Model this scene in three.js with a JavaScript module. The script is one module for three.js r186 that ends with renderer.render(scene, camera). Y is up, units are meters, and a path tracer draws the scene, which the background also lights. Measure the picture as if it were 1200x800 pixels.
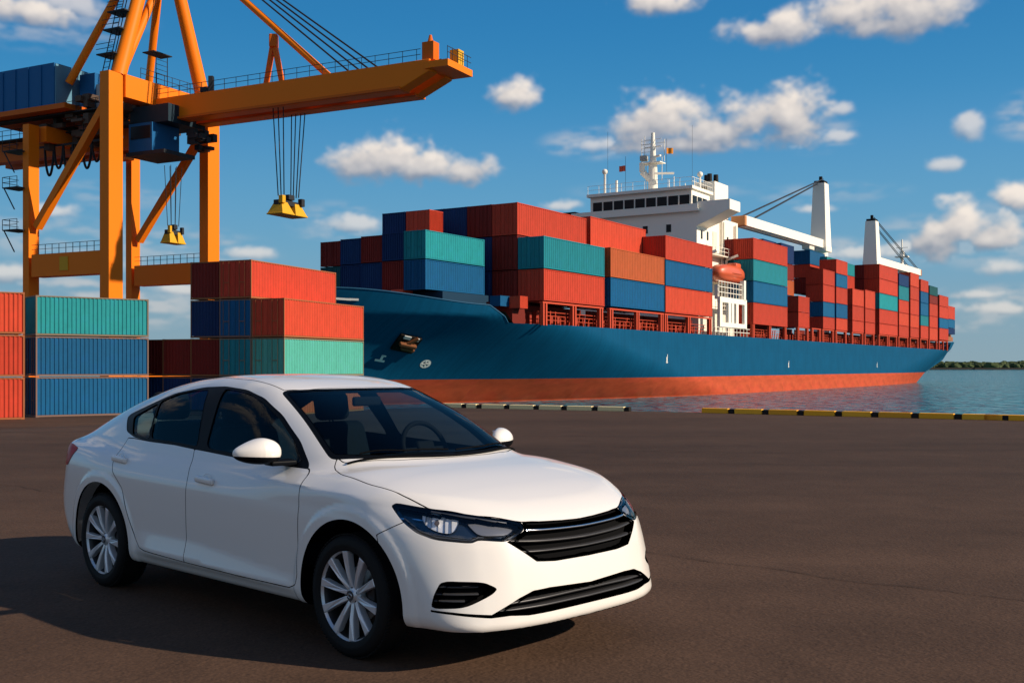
import * as THREE from 'three';
import { mergeGeometries } from 'three/addons/utils/BufferGeometryUtils.js';
import { RoundedBoxGeometry } from 'three/addons/geometries/RoundedBoxGeometry.js';

// ---------------------------------------------------------------- camera, sky, sun, exposure
const scene = new THREE.Scene();
const camera = new THREE.PerspectiveCamera(34.33, 1.5, 0.1, 9000);
camera.position.set(0, 1.5, 0);
camera.lookAt(0, 1.5, -10);
camera.setViewOffset(1200, 800, 0, -30, 1200, 800);      // lens shifted up: verticals stay vertical
camera.updateProjectionMatrix();
const SUN_AZ = 18, SUN_EL = 27;                             // degrees from +x towards the viewer, above the horizon
const D2R = Math.PI / 180;
const sunDir = new THREE.Vector3(Math.cos(SUN_EL * D2R) * Math.cos(SUN_AZ * D2R), Math.sin(SUN_EL * D2R), Math.cos(SUN_EL * D2R) * Math.sin(SUN_AZ * D2R));
const sun = new THREE.DirectionalLight(new THREE.Color(1.0, 0.85, 0.68), 4.8);
sun.position.copy(sunDir).multiplyScalar(200);
sun.castShadow = true; sun.shadow.radius = 1.2; sun.shadow.mapSize.set(4096, 4096);
Object.assign(sun.shadow.camera, { left: -140, right: 220, top: 120, bottom: -120, near: 1, far: 600 });
scene.add(sun); scene.add(sun.target);
const renderer = new THREE.WebGLRenderer({ antialias: true });
renderer.toneMapping = THREE.LinearToneMapping;
renderer.toneMappingExposure = 1.2;
renderer.shadowMap.enabled = true;

// ---------------------------------------------------------------- noise and small maths
function rng(seed) { let s = seed >>> 0; return () => { s = (s + 0x6D2B79F5) >>> 0; let t = s; t = Math.imul(t ^ (t >>> 15), t | 1); t ^= t + Math.imul(t ^ (t >>> 7), t | 61); return ((t ^ (t >>> 14)) >>> 0) / 4294967296; }; }
const clamp = (v, a, b) => Math.min(b, Math.max(a, v));
const lerp = (a, b, t) => a + (b - a) * t;
const sstep = (a, b, v) => { const t = clamp((v - a) / (b - a), 0, 1); return t * t * (3 - 2 * t); };
const hash2 = (i, j, s) => { let h = Math.imul(i, 374761393) ^ Math.imul(j, 668265263) ^ Math.imul(s, 2147483647 - 1274126177); h = Math.imul(h ^ (h >>> 13), 1274126177); return ((h ^ (h >>> 16)) >>> 0) / 4294967296; };
function vnoise(x, y, s, period) {                         // value noise, optionally tiling
  const i = Math.floor(x), j = Math.floor(y), u = x - i, v = y - j;
  const p = k => period ? ((k % period) + period) % period : k;
  const a = hash2(p(i), p(j), s), b = hash2(p(i + 1), p(j), s), c = hash2(p(i), p(j + 1), s), d = hash2(p(i + 1), p(j + 1), s);
  const su = u * u * (3 - 2 * u), sv = v * v * (3 - 2 * v);
  return a + (b - a) * su + (c - a) * sv + (a - b - c + d) * su * sv;
}
function fbm(x, y, s, oct, period) { let a = 0.5, f = 1, r = 0, n = 0; for (let o = 0; o < oct; o++) { r += a * vnoise(x * f, y * f, s + o * 17, period ? period * f : 0); n += a; a *= 0.5; f *= 2; } return r / n; }
function spline(table) {                                   // monotone cubic through [x, y] pairs
  const n = table.length, X = table.map(p => p[0]), Y = table.map(p => p[1]), d = [], m = [];
  for (let i = 0; i < n - 1; i++) d[i] = (Y[i + 1] - Y[i]) / (X[i + 1] - X[i]);
  m[0] = d[0]; m[n - 1] = d[n - 2];
  for (let i = 1; i < n - 1; i++) m[i] = d[i - 1] * d[i] <= 0 ? 0 : 2 * d[i - 1] * d[i] / (d[i - 1] + d[i]);
  return x => {
    if (x <= X[0]) return Y[0] + m[0] * (x - X[0]);
    if (x >= X[n - 1]) return Y[n - 1] + m[n - 1] * (x - X[n - 1]);
    let i = 0; while (x > X[i + 1]) i++;
    const h = X[i + 1] - X[i], t = (x - X[i]) / h, t2 = t * t, t3 = t2 * t;
    return Y[i] * (2 * t3 - 3 * t2 + 1) + m[i] * h * (t3 - 2 * t2 + t) + Y[i + 1] * (3 * t2 - 2 * t3) + m[i + 1] * h * (t3 - t2);
  };
}
// ---------------------------------------------------------------- sky: clear blue with small fair-weather clouds, as [azimuth, elevation, half width, half height] in degrees
const CLOUDS = [[[-7.48,10.2,1.95,0.97],[-6.26,10.74,1.68,1.06],[-4.42,10.21,2.04,0.88],[-2.43,10.06,1.77,0.71]],[[0.18,13.75,1.11,0.75]],[[6.61,11.79,1.77,1.15],[8.13,12.42,2.04,1.42],[10.29,11.68,1.77,0.88],[12.2,12.35,1.86,1.24],[13.96,12.34,1.77,1.59],[8.78,11.22,3.98,0.53]],[[12.83,16.44,1.77,0.62],[14.3,16.74,1.59,0.97]],[[17.16,17.14,2.04,0.97],[19.75,16.9,2.57,1.33],[18.57,16.32,2.21,0.62]],[[7.7,18.1,1.95,0.71]],[[21.11,6.17,1.42,1.06],[22.33,6.6,1.68,1.24],[23.39,6.15,1.5,0.8]],[[21.34,9.67,0.71,0.35]],[[22.52,11.29,0.62,0.66]],[[24.79,7.82,1.06,0.8]],[[24.24,4.67,1.24,0.44]],[[23.94,2.75,2.04,0.4]],[[23.01,3.46,1.33,0.27]],[[-23.57,16.48,2.65,0.8]],[[-21.88,16.83,1.77,0.62]],[[-8.0,7.23,1.42,0.58]],[[-13.38,5.71,1.15,0.35]],[[-22.48,7.4,0.97,0.4]],[[2.65,8.29,1.15,0.31]],[[4.2,11.32,1.33,0.44]],[[-16.56,3.81,1.77,0.31]],[[-24.49,4.42,1.77,0.53]],[[16.56,11.3,0.8,0.35]],[[15.54,7.84,0.97,0.27]],[[19.56,5.82,0.8,0.27]],[[16.56,12.6,0.53,0.35]],[[17.57,5.55,1.77,0.35]]];
{ const R = rng(147);                                       // the same kind of clouds all round
  for (let k = 0; k < 140; k++) { const az = 32 + R() * 296, el = 3 + Math.pow(R(), 1.2) * 38, s = (0.65 + R() * 1.7) * (0.5 + el / 22), n = 1 + Math.floor(R() * 4), c = []; for (let i = 0; i < n; i++) c.push([az + (i - n / 2) * 1.6 * s + R(), el + (R() - 0.5) * 0.5 * s, (1.2 + R()) * s, (0.5 + R() * 0.6) * s]); CLOUDS.push(c); } }
const SKY_GAIN = 0.86;
{ const W = 4096, H = 2048, data = new Float32Array(W * H * 4);
  const grad = [0, 1, 2].map(k => spline([[-90, [.10, .10, .10][k]], [-6, [.22, .25, .27][k]], [0, [.245, .36, .42][k]], [2.5, [.215, .36, .455][k]], [5, [.168, .36, .51][k]], [8, [.118, .335, .54][k]], [11, [.078, .29, .53][k]], [14, [.042, .24, .49][k]], [18, [.024, .195, .445][k]], [28, [.016, .135, .35][k]], [60, [.009, .085, .26][k]], [90, [.008, .075, .24][k]]]));
  const cols = new Float32Array(W * H * 4).fill(0);          // cloud: light, cover
  const WISPS = [[-21, 3.2, 5, 1.1, 0.5], [-17.5, 5.6, 4.2, 1.0, 0.34], [-23.5, 6.3, 3.4, 0.8, 0.3], [-14.5, 3.0, 4, 0.8, 0.4], [-20, 8.3, 2.6, 0.5, 0.2], [-24, 16.6, 4.5, 1.3, 0.34], [4.2, 11.4, 2.2, 0.6, 0.4], [15.4, 11.5, 1.6, 0.7, 0.35], [24, 3.1, 3.4, 0.6, 0.5], [20.5, 2.2, 4.0, 0.45, 0.4], [15.5, 5.8, 2.6, 0.5, 0.4], [23.6, 6.2, 2.6, 1.2, 0.3], [-9, 7.3, 2.0, 0.8, 0.3], [19.8, 6.1, 1.8, 0.9, 0.3], [16, 8.6, 3, 0.4, 0.2], [26, 11.6, 2, 0.9, 0.5], [8, 9, 4, 0.4, 0.16]];
  WISPS.forEach((c, ci) => { for (let j = Math.floor(((c[1] - c[3] * 2.4) / 180 + 0.5) * H); j <= ((c[1] + c[3] * 2.4) / 180 + 0.5) * H; j++) for (let i = Math.floor((c[0] - c[2] * 2 + 90) / 360 * W); i <= (c[0] + c[2] * 2 + 90) / 360 * W; i++) {
    const a = (i + 0.5) / W * 360 - 90, e = ((j + 0.5) / H - 0.5) * 180, g = 1 - Math.hypot((a - c[0]) / (c[2] * 1.5), (e - c[1]) / (c[3] * 1.7)); if (g <= 0) continue;
    const n = fbm(a * 0.9 + ci * 5, e * 3.2, 31, 5), al = c[4] * sstep(0, 0.55, g) * sstep(0.30, 0.74, n), k = (j * W + ((i % W) + W) % W) * 4; if (al > cols[k + 1]) { cols[k] = 0.55 + 0.3 * n; cols[k + 1] = al; } } });
  CLOUDS.forEach((c, ci) => {
    const x0 = Math.min(...c.map(p => p[0] - p[2] * 2)), x1 = Math.max(...c.map(p => p[0] + p[2] * 2)), y0 = Math.min(...c.map(p => p[1] - p[3] * 2)), y1 = Math.max(...c.map(p => p[1] + p[3] * 2));
    const top = Math.max(...c.map(p => p[1] + p[3])), bot = Math.min(...c.map(p => p[1] - p[3])), big = top - bot > 1.35 ? 1 : 0.62;
    const field = (a, e) => {
      let r = 9; for (const p of c) { const dx = (a - p[0]) / p[2], dy = (e - p[1]) / p[3]; r = Math.min(r, Math.hypot(dx, dy < 0 ? dy * 1.25 : dy)); }
      if (r > 2.1) return -1;
      const n = fbm(a * 0.95 + ci * 7.3, e * 1.35, 5, 4) - 0.5, m = fbm(a * 3.6 + ci * 3.1, e * 4.4, 9, 4) - 0.5;
      return 1.40 - r + n * 1.35 + m * 0.42;
    };
    for (let j = Math.max(0, Math.floor((y0 / 180 + 0.5) * H)); j <= Math.min(H - 1, (y1 / 180 + 0.5) * H); j++) for (let i = Math.floor((x0 + 270 - 180) / 360 * W); i <= (x1 + 90) / 360 * W; i++) {
      const a = (i + 0.5) / W * 360 - 90, e = ((j + 0.5) / H - 0.5) * 180, d = field(a, e); if (d <= 0) continue;
      const d2 = field(a + 0.28, e + 0.38), d3 = field(a + 0.75, e + 0.8), lift = sstep(bot - 0.1, top - 0.1, e);
      const lit = clamp(0.22 + 0.50 * lift + 0.30 * (d - Math.max(d2, -0.2)) + 0.24 * (d - Math.max(d3, -0.2)), 0, 1.12);
      const k = (j * W + ((i % W) + W) % W) * 4, al = sstep(0.0, 1.0, d) * lerp(0.82, 0.97, lift) * big;
      if (al > cols[k + 1]) { cols[k] = lit; cols[k + 1] = al; }
    }
  });
  const sun3 = [sunDir.x, sunDir.y, sunDir.z];
  for (let j = 0; j < H; j++) { const e = ((j + 0.5) / H - 0.5) * 180, base = grad.map(g => g(e)), ce = Math.cos(e * D2R), se = Math.sin(e * D2R);
    for (let i = 0; i < W; i++) { const k = (j * W + i) * 4, th = ((i + 0.5) / W - 0.5) * 2 * Math.PI, cs = Math.cos(th) * ce * sun3[0] + se * sun3[1] + Math.sin(th) * ce * sun3[2], ang = Math.acos(clamp(cs, -1, 1)) / D2R, glow = e > -2 ? 0.55 * Math.exp(-ang / 16) + 0.05 * Math.exp(-ang / 48) : 0;
      let r = base[0] * (1 + glow * 1.2) + glow * 0.55, g = base[1] * (1 + glow) + glow * 0.42, b = base[2] * (1 + glow * 0.6) + glow * 0.28;
      const al = cols[k + 1]; if (al > 0) { const l = cols[k], c = [lerp(0.26, 0.84, l), lerp(0.28, 0.755, l), lerp(0.34, 0.68, l)]; r = lerp(r, c[0], al); g = lerp(g, c[1], al); b = lerp(b, c[2], al); }
      data[k] = r * SKY_GAIN; data[k + 1] = g * SKY_GAIN; data[k + 2] = b * SKY_GAIN; data[k + 3] = 1; } }
  const sky = new THREE.DataTexture(data, W, H, THREE.RGBAFormat, THREE.FloatType); sky.mapping = THREE.EquirectangularReflectionMapping; sky.magFilter = sky.minFilter = THREE.LinearFilter; sky.colorSpace = THREE.LinearSRGBColorSpace; sky.needsUpdate = true;
  scene.background = sky; scene.environment = sky;
}
// ---------------------------------------------------------------- the car's outer surface: x forward, y up, z to the side; zero of a smooth field
const smax = (a, b, k) => { const h = Math.max(k - Math.abs(a - b), 0) / k; return Math.max(a, b) + h * h * k * 0.25; };
const smin = (a, b, k) => -smax(-a, -b, k);
const roofY = spline([[-2.5, 0.88], [-2.3, 0.985], [-2.1, 1.085], [-1.9, 1.16], [-1.6, 1.258], [-1.3, 1.338], [-1.0, 1.402], [-0.7, 1.44], [-0.4, 1.455], [-0.1, 1.45], [0.1, 1.43], [0.3, 1.392], [0.5, 1.335], [0.7, 1.268], [0.9, 1.186], [1.1, 1.085], [1.3, 0.97], [1.5, 0.84]]);
const deckY = spline([[-2.4, 0.93], [-2.25, 0.985], [-2.0, 1.01], [-1.5, 1.0], [-0.9, 0.965], [0.3, 0.95], [0.9, 0.975], [1.2, 0.977], [1.5, 0.945], [1.8, 0.878], [2.0, 0.812], [2.15, 0.745], [2.25, 0.70]]);
const planW = spline([[-2.5, 0.76], [-2.2, 0.83], [-1.8, 0.882], [-1.4, 0.905], [-0.5, 0.905], [0.6, 0.905], [1.4, 0.905], [1.75, 0.885], [2.0, 0.84], [2.2, 0.77]]);
const sideDz = spline([[0.1, -0.12], [0.17, -0.075], [0.22, -0.05], [0.29, -0.022], [0.36, -0.017], [0.46, -0.012], [0.6, -0.004], [0.74, 0], [0.84, -0.003], [1.2, -0.03]]);
const noseX = spline([[0.1, 2.19], [0.16, 2.235], [0.22, 2.252], [0.34, 2.25], [0.48, 2.24], [0.6, 2.222], [0.68, 2.195], [0.74, 2.15], [0.82, 2.06]]);
const noseC = spline([[0, 0], [0.3, 0.014], [0.5, 0.055], [0.65, 0.125], [0.75, 0.205], [0.85, 0.33], [1.0, 0.6]]);
const tailX = spline([[0.15, -2.12], [0.25, -2.18], [0.36, -2.29], [0.5, -2.35], [0.62, -2.355], [0.74, -2.345], [0.84, -2.34], [0.97, -2.31], [1.06, -2.2]]);
const tailC = spline([[0, 0], [0.4, 0.025], [0.6, 0.075], [0.75, 0.18], [0.85, 0.31], [1.0, 0.55]]);
const shoulderY = spline([[-2.3, 0.95], [-1.7, 0.955], [-1.14, 0.95], [-0.24, 0.918], [0.35, 0.885], [0.9, 0.86], [1.5, 0.83], [2.1, 0.78]]);
const AX = 1.375, RX = -1.335, AY = 0.315, ARCH = 0.405;      // wheel arches
function bodyField(x, y, z) {
  z = Math.abs(z);
  // lower body
  const crown = 0.035 * z * z + 0.05 * Math.pow(z / 0.85, 6);
  const top = y - (deckY(x) - crown);
  let w = planW(x) + sideDz(y);
  const sy = shoulderY(x), fade = sstep(2.05, 1.3, x);
  if (y > sy) w -= (y - sy) * (0.42 * fade + 0.2) + 0.4 * (y - sy) * (y - sy);
  w += fade * (0.007 * Math.exp(-Math.pow((y - sy) / 0.028, 2)) - 0.005 * Math.exp(-Math.pow((y - sy + 0.085) / 0.05, 2)));
  const yc = 0.438 - 0.07 * Math.max(x, -0.2) + 0.0 * x;      // low on the doors the skin flares out below a crease
  if (y < yc && x < 1.0 && x > -1.0) { const t = clamp((yc - y) / 0.11, 0, 1); w += 0.025 * Math.pow(t, 1.25) * sstep(1.0, 0.82, x) * sstep(-1.0, -0.6, x) * sstep(0.262, 0.318, y); }
  const ra = Math.min(Math.hypot(x - AX, y - AY), Math.hypot(x - RX, y - AY)) - ARCH;
  w += 0.013 * sstep(0.085, 0.045, ra) * sstep(0.9, 0.7, y);
  let side = z - w;
  const nosey = 1 + 1.0 * clamp(y - 0.45, -0.2, 0.35);
  const front = x - (noseX(y) - noseC(z) * nosey);
  const rear = (tailX(y) + tailC(z) * (1 + 0.6 * clamp(y - 0.55, 0, 0.3))) - x;
  let f = smax(side, top, 0.10);
  f = smax(f, front, 0.07);
  f = smax(f, rear, 0.09);
  f = smax(f, 0.213 - y, 0.05);
  // greenhouse
  const yr = roofY(x + (x > 0 ? 0.20 : -0.20) * z * z * sstep(0, 0.5, Math.abs(x))) - 0.055 * z * z - 0.10 * Math.pow(z / 0.7, 6);
  const gw = 0.815 - 0.44 * (y - 0.95) - 0.12 * (y - 0.95) * (y - 0.95) - 0.07 * sstep(-0.8, -2.0, x) - 0.035 * sstep(0.2, 1.1, x);
  const g = smax(smax(y - yr, z - gw, 0.11), 0.875 - y, 0.04);
  return smin(f, smax(g, rear + 0.02, 0.09), 0.055);
}
function bodyNormal(x, y, z, e = 0.002) {
  const a = bodyField(x + e, y, z) - bodyField(x - e, y, z), b = bodyField(x, y + e, z) - bodyField(x, y - e, z), c = bodyField(x, y, z + e) - bodyField(x, y, z - e);
  const l = Math.hypot(a, b, c) || 1; return [a / l, b / l, c / l];
}
// ---------------------------------------------------------------- naming and material helpers
const taken = new Map();
function numbered(n) { const k = taken.get(n) || 0; taken.set(n, k + 1); return k ? n + '_' + String(k).padStart(3, '0') : n; }
function tag(o, label, category, group, kind) { o.userData.label = label; if (category) o.userData.category = category; if (group) o.userData.group = group; if (kind) o.userData.kind = kind; return o; }
function mesh(name, geo, mat, parent, label) {
  const m = new THREE.Mesh(geo, mat); m.name = parent === scene ? numbered(name) : name; m.castShadow = m.receiveShadow = true; parent.add(m);
  if (label) m.userData.label = label;
  return m;
}
function thing(name, label, category, pos, turn = 0, group) { const g = new THREE.Group(); g.name = numbered(name); scene.add(g); g.position.set(...pos); g.rotation.y = turn; return tag(g, label, category, group); }
function std(r, g, b, rough = 0.6, metal = 0, extra = {}) { const m = new THREE.MeshPhysicalMaterial({ roughness: rough, metalness: metal, side: THREE.DoubleSide, specularIntensity: metal > 0.1 ? 1 : 0.3, ...extra }); m.color.setRGB(r, g, b); return m; }
function phys(r, g, b, rough, extra = {}) { const m = new THREE.MeshPhysicalMaterial({ roughness: rough, side: THREE.DoubleSide, ...extra }); m.color.setRGB(r, g, b); return m; }
function tex(w, h, fn, srgb = false, rx = 1, ry = 1) {
  const d = new Uint8Array(w * h * 4);
  for (let j = 0; j < h; j++) for (let i = 0; i < w; i++) { const c = fn(i / w, j / h, i, j), k = (j * w + i) * 4; d[k] = clamp(c[0], 0, 1) * 255; d[k + 1] = clamp(c[1], 0, 1) * 255; d[k + 2] = clamp(c[2], 0, 1) * 255; d[k + 3] = 255; }
  const t = new THREE.DataTexture(d, w, h, THREE.RGBAFormat); t.wrapS = t.wrapT = THREE.RepeatWrapping; t.magFilter = THREE.LinearFilter; t.minFilter = THREE.LinearMipmapLinearFilter; t.generateMipmaps = true;
  if (srgb) t.colorSpace = THREE.SRGBColorSpace; t.repeat.set(rx, ry); t.needsUpdate = true; return t;
}
// geometry from boxes and bars, merged into one part
class MB {
  constructor() { this.g = []; }
  box(cx, cy, cz, sx, sy, sz, ry = 0) { const g = new THREE.BoxGeometry(sx, sy, sz); if (ry) g.rotateY(ry); g.translate(cx, cy, cz); this.g.push(g.toNonIndexed()); return this; }
  rbox(cx, cy, cz, sx, sy, sz, r = 0.02, ry = 0) { const g = new RoundedBoxGeometry(sx, sy, sz, 2, r); if (ry) g.rotateY(ry); g.translate(cx, cy, cz); this.g.push(g.index ? g.toNonIndexed() : g); return this; }
  bar(a, b, w, h = w, up = [0, 1, 0]) {
    const A = new THREE.Vector3(...a), B = new THREE.Vector3(...b), d = B.clone().sub(A), L = d.length(); d.normalize();
    let U = new THREE.Vector3(...up); if (Math.abs(U.dot(d)) > 0.98) U = new THREE.Vector3(1, 0, 0);
    const S = d.clone().cross(U).normalize(), V = S.clone().cross(d);
    const g = new THREE.BoxGeometry(L, h, w); g.applyMatrix4(new THREE.Matrix4().makeBasis(d, V, S).setPosition(A.add(B).multiplyScalar(0.5))); this.g.push(g.toNonIndexed()); return this;
  }
  tube(a, b, r, seg = 8, r2 = r) {
    const A = new THREE.Vector3(...a), B = new THREE.Vector3(...b), d = B.clone().sub(A), L = d.length();
    const g = new THREE.CylinderGeometry(r2, r, L, seg); g.applyQuaternion(new THREE.Quaternion().setFromUnitVectors(new THREE.Vector3(0, 1, 0), d.normalize())); g.translate((a[0] + b[0]) / 2, (a[1] + b[1]) / 2, (a[2] + b[2]) / 2); this.g.push(g.toNonIndexed()); return this;
  }
  path(pts, r, seg = 6) { for (let i = 0; i < pts.length - 1; i++) this.tube(pts[i], pts[i + 1], r, seg); return this; }
  add(g) { this.g.push(g.index ? g.toNonIndexed() : g); return this; }
  geo() { for (const g of this.g) for (const k of Object.keys(g.attributes)) if (!['position', 'normal', 'uv'].includes(k)) g.deleteAttribute(k); return mergeGeometries(this.g); }
  build(name, mat, parent, label) { return mesh(name, this.geo(), mat, parent, label); }
}
// indexed shells that can be cut along the zero line of a field
function splitShell(s, fn) {
  const n = s.p.length, d = new Float64Array(n);
  for (let i = 0; i < n; i++) { let v = fn(s.p[i][0], s.p[i][1], s.p[i][2], s.n[i]); if (Math.abs(v) < 1e-5) v = 1e-5; d[i] = v; }
  const out = [0, 1].map(() => ({ p: [], n: [], t: [], map: new Map() })), cut = new Map();
  const keep = (k, i) => { const o = out[k]; let m = o.map.get(i); if (m === undefined) { m = o.p.length; o.p.push(s.p[i]); o.n.push(s.n[i]); o.map.set(i, m); } return m; };
  const edge = (k, i, j) => {
    const a = Math.min(i, j), b = Math.max(i, j), key = a * n + b; let c = cut.get(key);
    if (!c) { const t = d[a] / (d[a] - d[b]), q = s.n[a].map((v, x) => lerp(v, s.n[b][x], t)), l = Math.hypot(...q) || 1; c = { p: s.p[a].map((v, x) => lerp(v, s.p[b][x], t)), n: q.map(v => v / l), id: [-1, -1] }; cut.set(key, c); }
    if (c.id[k] < 0) { c.id[k] = out[k].p.length; out[k].p.push(c.p); out[k].n.push(c.n); }
    return c.id[k];
  };
  for (let f = 0; f < s.t.length; f += 3) {
    const v = [s.t[f], s.t[f + 1], s.t[f + 2]], ins = v.map(i => d[i] < 0);
    if (ins[0] === ins[1] && ins[1] === ins[2]) { const k = ins[0] ? 0 : 1; out[k].t.push(...v.map(i => keep(k, i))); continue; }
    for (let k = 0; k < 2; k++) {
      const poly = [];
      for (let e = 0; e < 3; e++) { const i = v[e], j = v[(e + 1) % 3]; if (ins[e] === (k === 0)) poly.push(keep(k, i)); if (ins[e] !== ins[(e + 1) % 3]) poly.push(edge(k, i, j)); }
      for (let q = 1; q < poly.length - 1; q++) if (poly[0] !== poly[q] && poly[q] !== poly[q + 1] && poly[0] !== poly[q + 1]) out[k].t.push(poly[0], poly[q], poly[q + 1]);
    }
  }
  return out;
}
function insetShell(s, depth, walls = true, skip = () => false) {     // moved along its normals, with walls back to the old outline
  const r = { p: s.p.map((p, i) => p.map((v, x) => v - s.n[i][x] * depth)), n: s.n.map(v => v.slice()), t: s.t.slice() };
  if (!walls) return r;
  for (const [a, b] of rimEdges(s)) {
    if (skip(s.p[a], s.p[b])) continue;
    const A = s.p[a], B = s.p[b], C = r.p[b], D = r.p[a];
    const u = B.map((v, x) => v - A[x]), w = D.map((v, x) => v - A[x]);
    let nn = [u[1] * w[2] - u[2] * w[1], u[2] * w[0] - u[0] * w[2], u[0] * w[1] - u[1] * w[0]]; const l = Math.hypot(...nn) || 1; nn = nn.map(v => v / l);
    const q = r.p.length; for (const P of [A, B, C, D]) { r.p.push(P.slice()); r.n.push(nn); } r.t.push(q, q + 2, q + 1, q, q + 3, q + 2);
  }
  return r;
}
function rimEdges(s) {
  const m = new Map(), n = s.p.length;
  for (let f = 0; f < s.t.length; f += 3) for (let e = 0; e < 3; e++) { const a = s.t[f + e], b = s.t[f + (e + 1) % 3], k = Math.min(a, b) * n + Math.max(a, b); m.set(k, m.has(k) ? null : [a, b]); }
  return [...m.values()].filter(Boolean);
}
function shellGeo(s, mirror = false) {
  const n = s.p.length, P = new Float32Array(n * 3), N = new Float32Array(n * 3), U = new Float32Array(n * 2), f = mirror ? -1 : 1;
  for (let i = 0; i < n; i++) { P.set([s.p[i][0], s.p[i][1], s.p[i][2] * f], i * 3); N.set([s.n[i][0], s.n[i][1], s.n[i][2] * f], i * 3); U.set([s.p[i][0], s.p[i][1] + s.p[i][2]], i * 2); }
  const g = new THREE.BufferGeometry(); g.setAttribute('position', new THREE.BufferAttribute(P, 3)); g.setAttribute('normal', new THREE.BufferAttribute(N, 3)); g.setAttribute('uv', new THREE.BufferAttribute(U, 2));
  const t = s.t.slice(); if (mirror) for (let i = 0; i < t.length; i += 3) { const k = t[i]; t[i] = t[i + 1]; t[i + 1] = k; }
  g.setIndex(t); return g;
}
const bothSides = s => mergeGeometries([shellGeo(s), shellGeo(s, true)]);
function sdPoly(P, x, y) {                                     // signed distance, negative inside
  let d = Infinity, s = 1;
  for (let i = 0, j = P.length - 1; i < P.length; j = i++) {
    const ax = P[i][0], ay = P[i][1], ex = P[j][0] - ax, ey = P[j][1] - ay, wx = x - ax, wy = y - ay, t = clamp((wx * ex + wy * ey) / (ex * ex + ey * ey || 1e-12), 0, 1), bx = wx - ex * t, by = wy - ey * t;
    d = Math.min(d, bx * bx + by * by);
    const c1 = y >= ay, c2 = y < P[j][1], c3 = ex * wy > ey * wx; if ((c1 && c2 && c3) || (!c1 && !c2 && !c3)) s = -s;
  }
  return s * Math.sqrt(d);
}
function chaikin(P, it = 2, cut = 0.25, closed = true) {
  for (let k = 0; k < it; k++) { const Q = []; const n = P.length; for (let i = 0; i < (closed ? n : n - 1); i++) { const a = P[i], b = P[(i + 1) % n]; Q.push(a.map((v, x) => lerp(v, b[x], cut)), a.map((v, x) => lerp(v, b[x], 1 - cut))); } if (!closed) { Q.unshift(P[0]); Q.push(P[n - 1]); } P = Q; }
  return P;
}
function refineShell(s, pred) {                                 // splits the chosen triangles into four
  const r = { p: s.p.slice(), n: s.n.slice(), t: [] }, mid = new Map(), N = s.p.length;
  const m = (a, b) => { const k = Math.min(a, b) * N + Math.max(a, b); if (!mid.has(k)) { const q = s.n[a].map((v, x) => v + s.n[b][x]), l = Math.hypot(...q) || 1; mid.set(k, r.p.length); r.p.push(s.p[a].map((v, x) => (v + s.p[b][x]) / 2)); r.n.push(q.map(v => v / l)); } return mid.get(k); };
  for (let f = 0; f < s.t.length; f += 3) { const [a, b, c] = [s.t[f], s.t[f + 1], s.t[f + 2]]; if (pred(s.p[a]) || pred(s.p[b]) || pred(s.p[c])) { const d = m(a, b), e = m(b, c), g = m(c, a); r.t.push(a, d, g, d, b, e, g, e, c, d, e, g); } else r.t.push(a, b, c); }
  return r;
}
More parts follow.
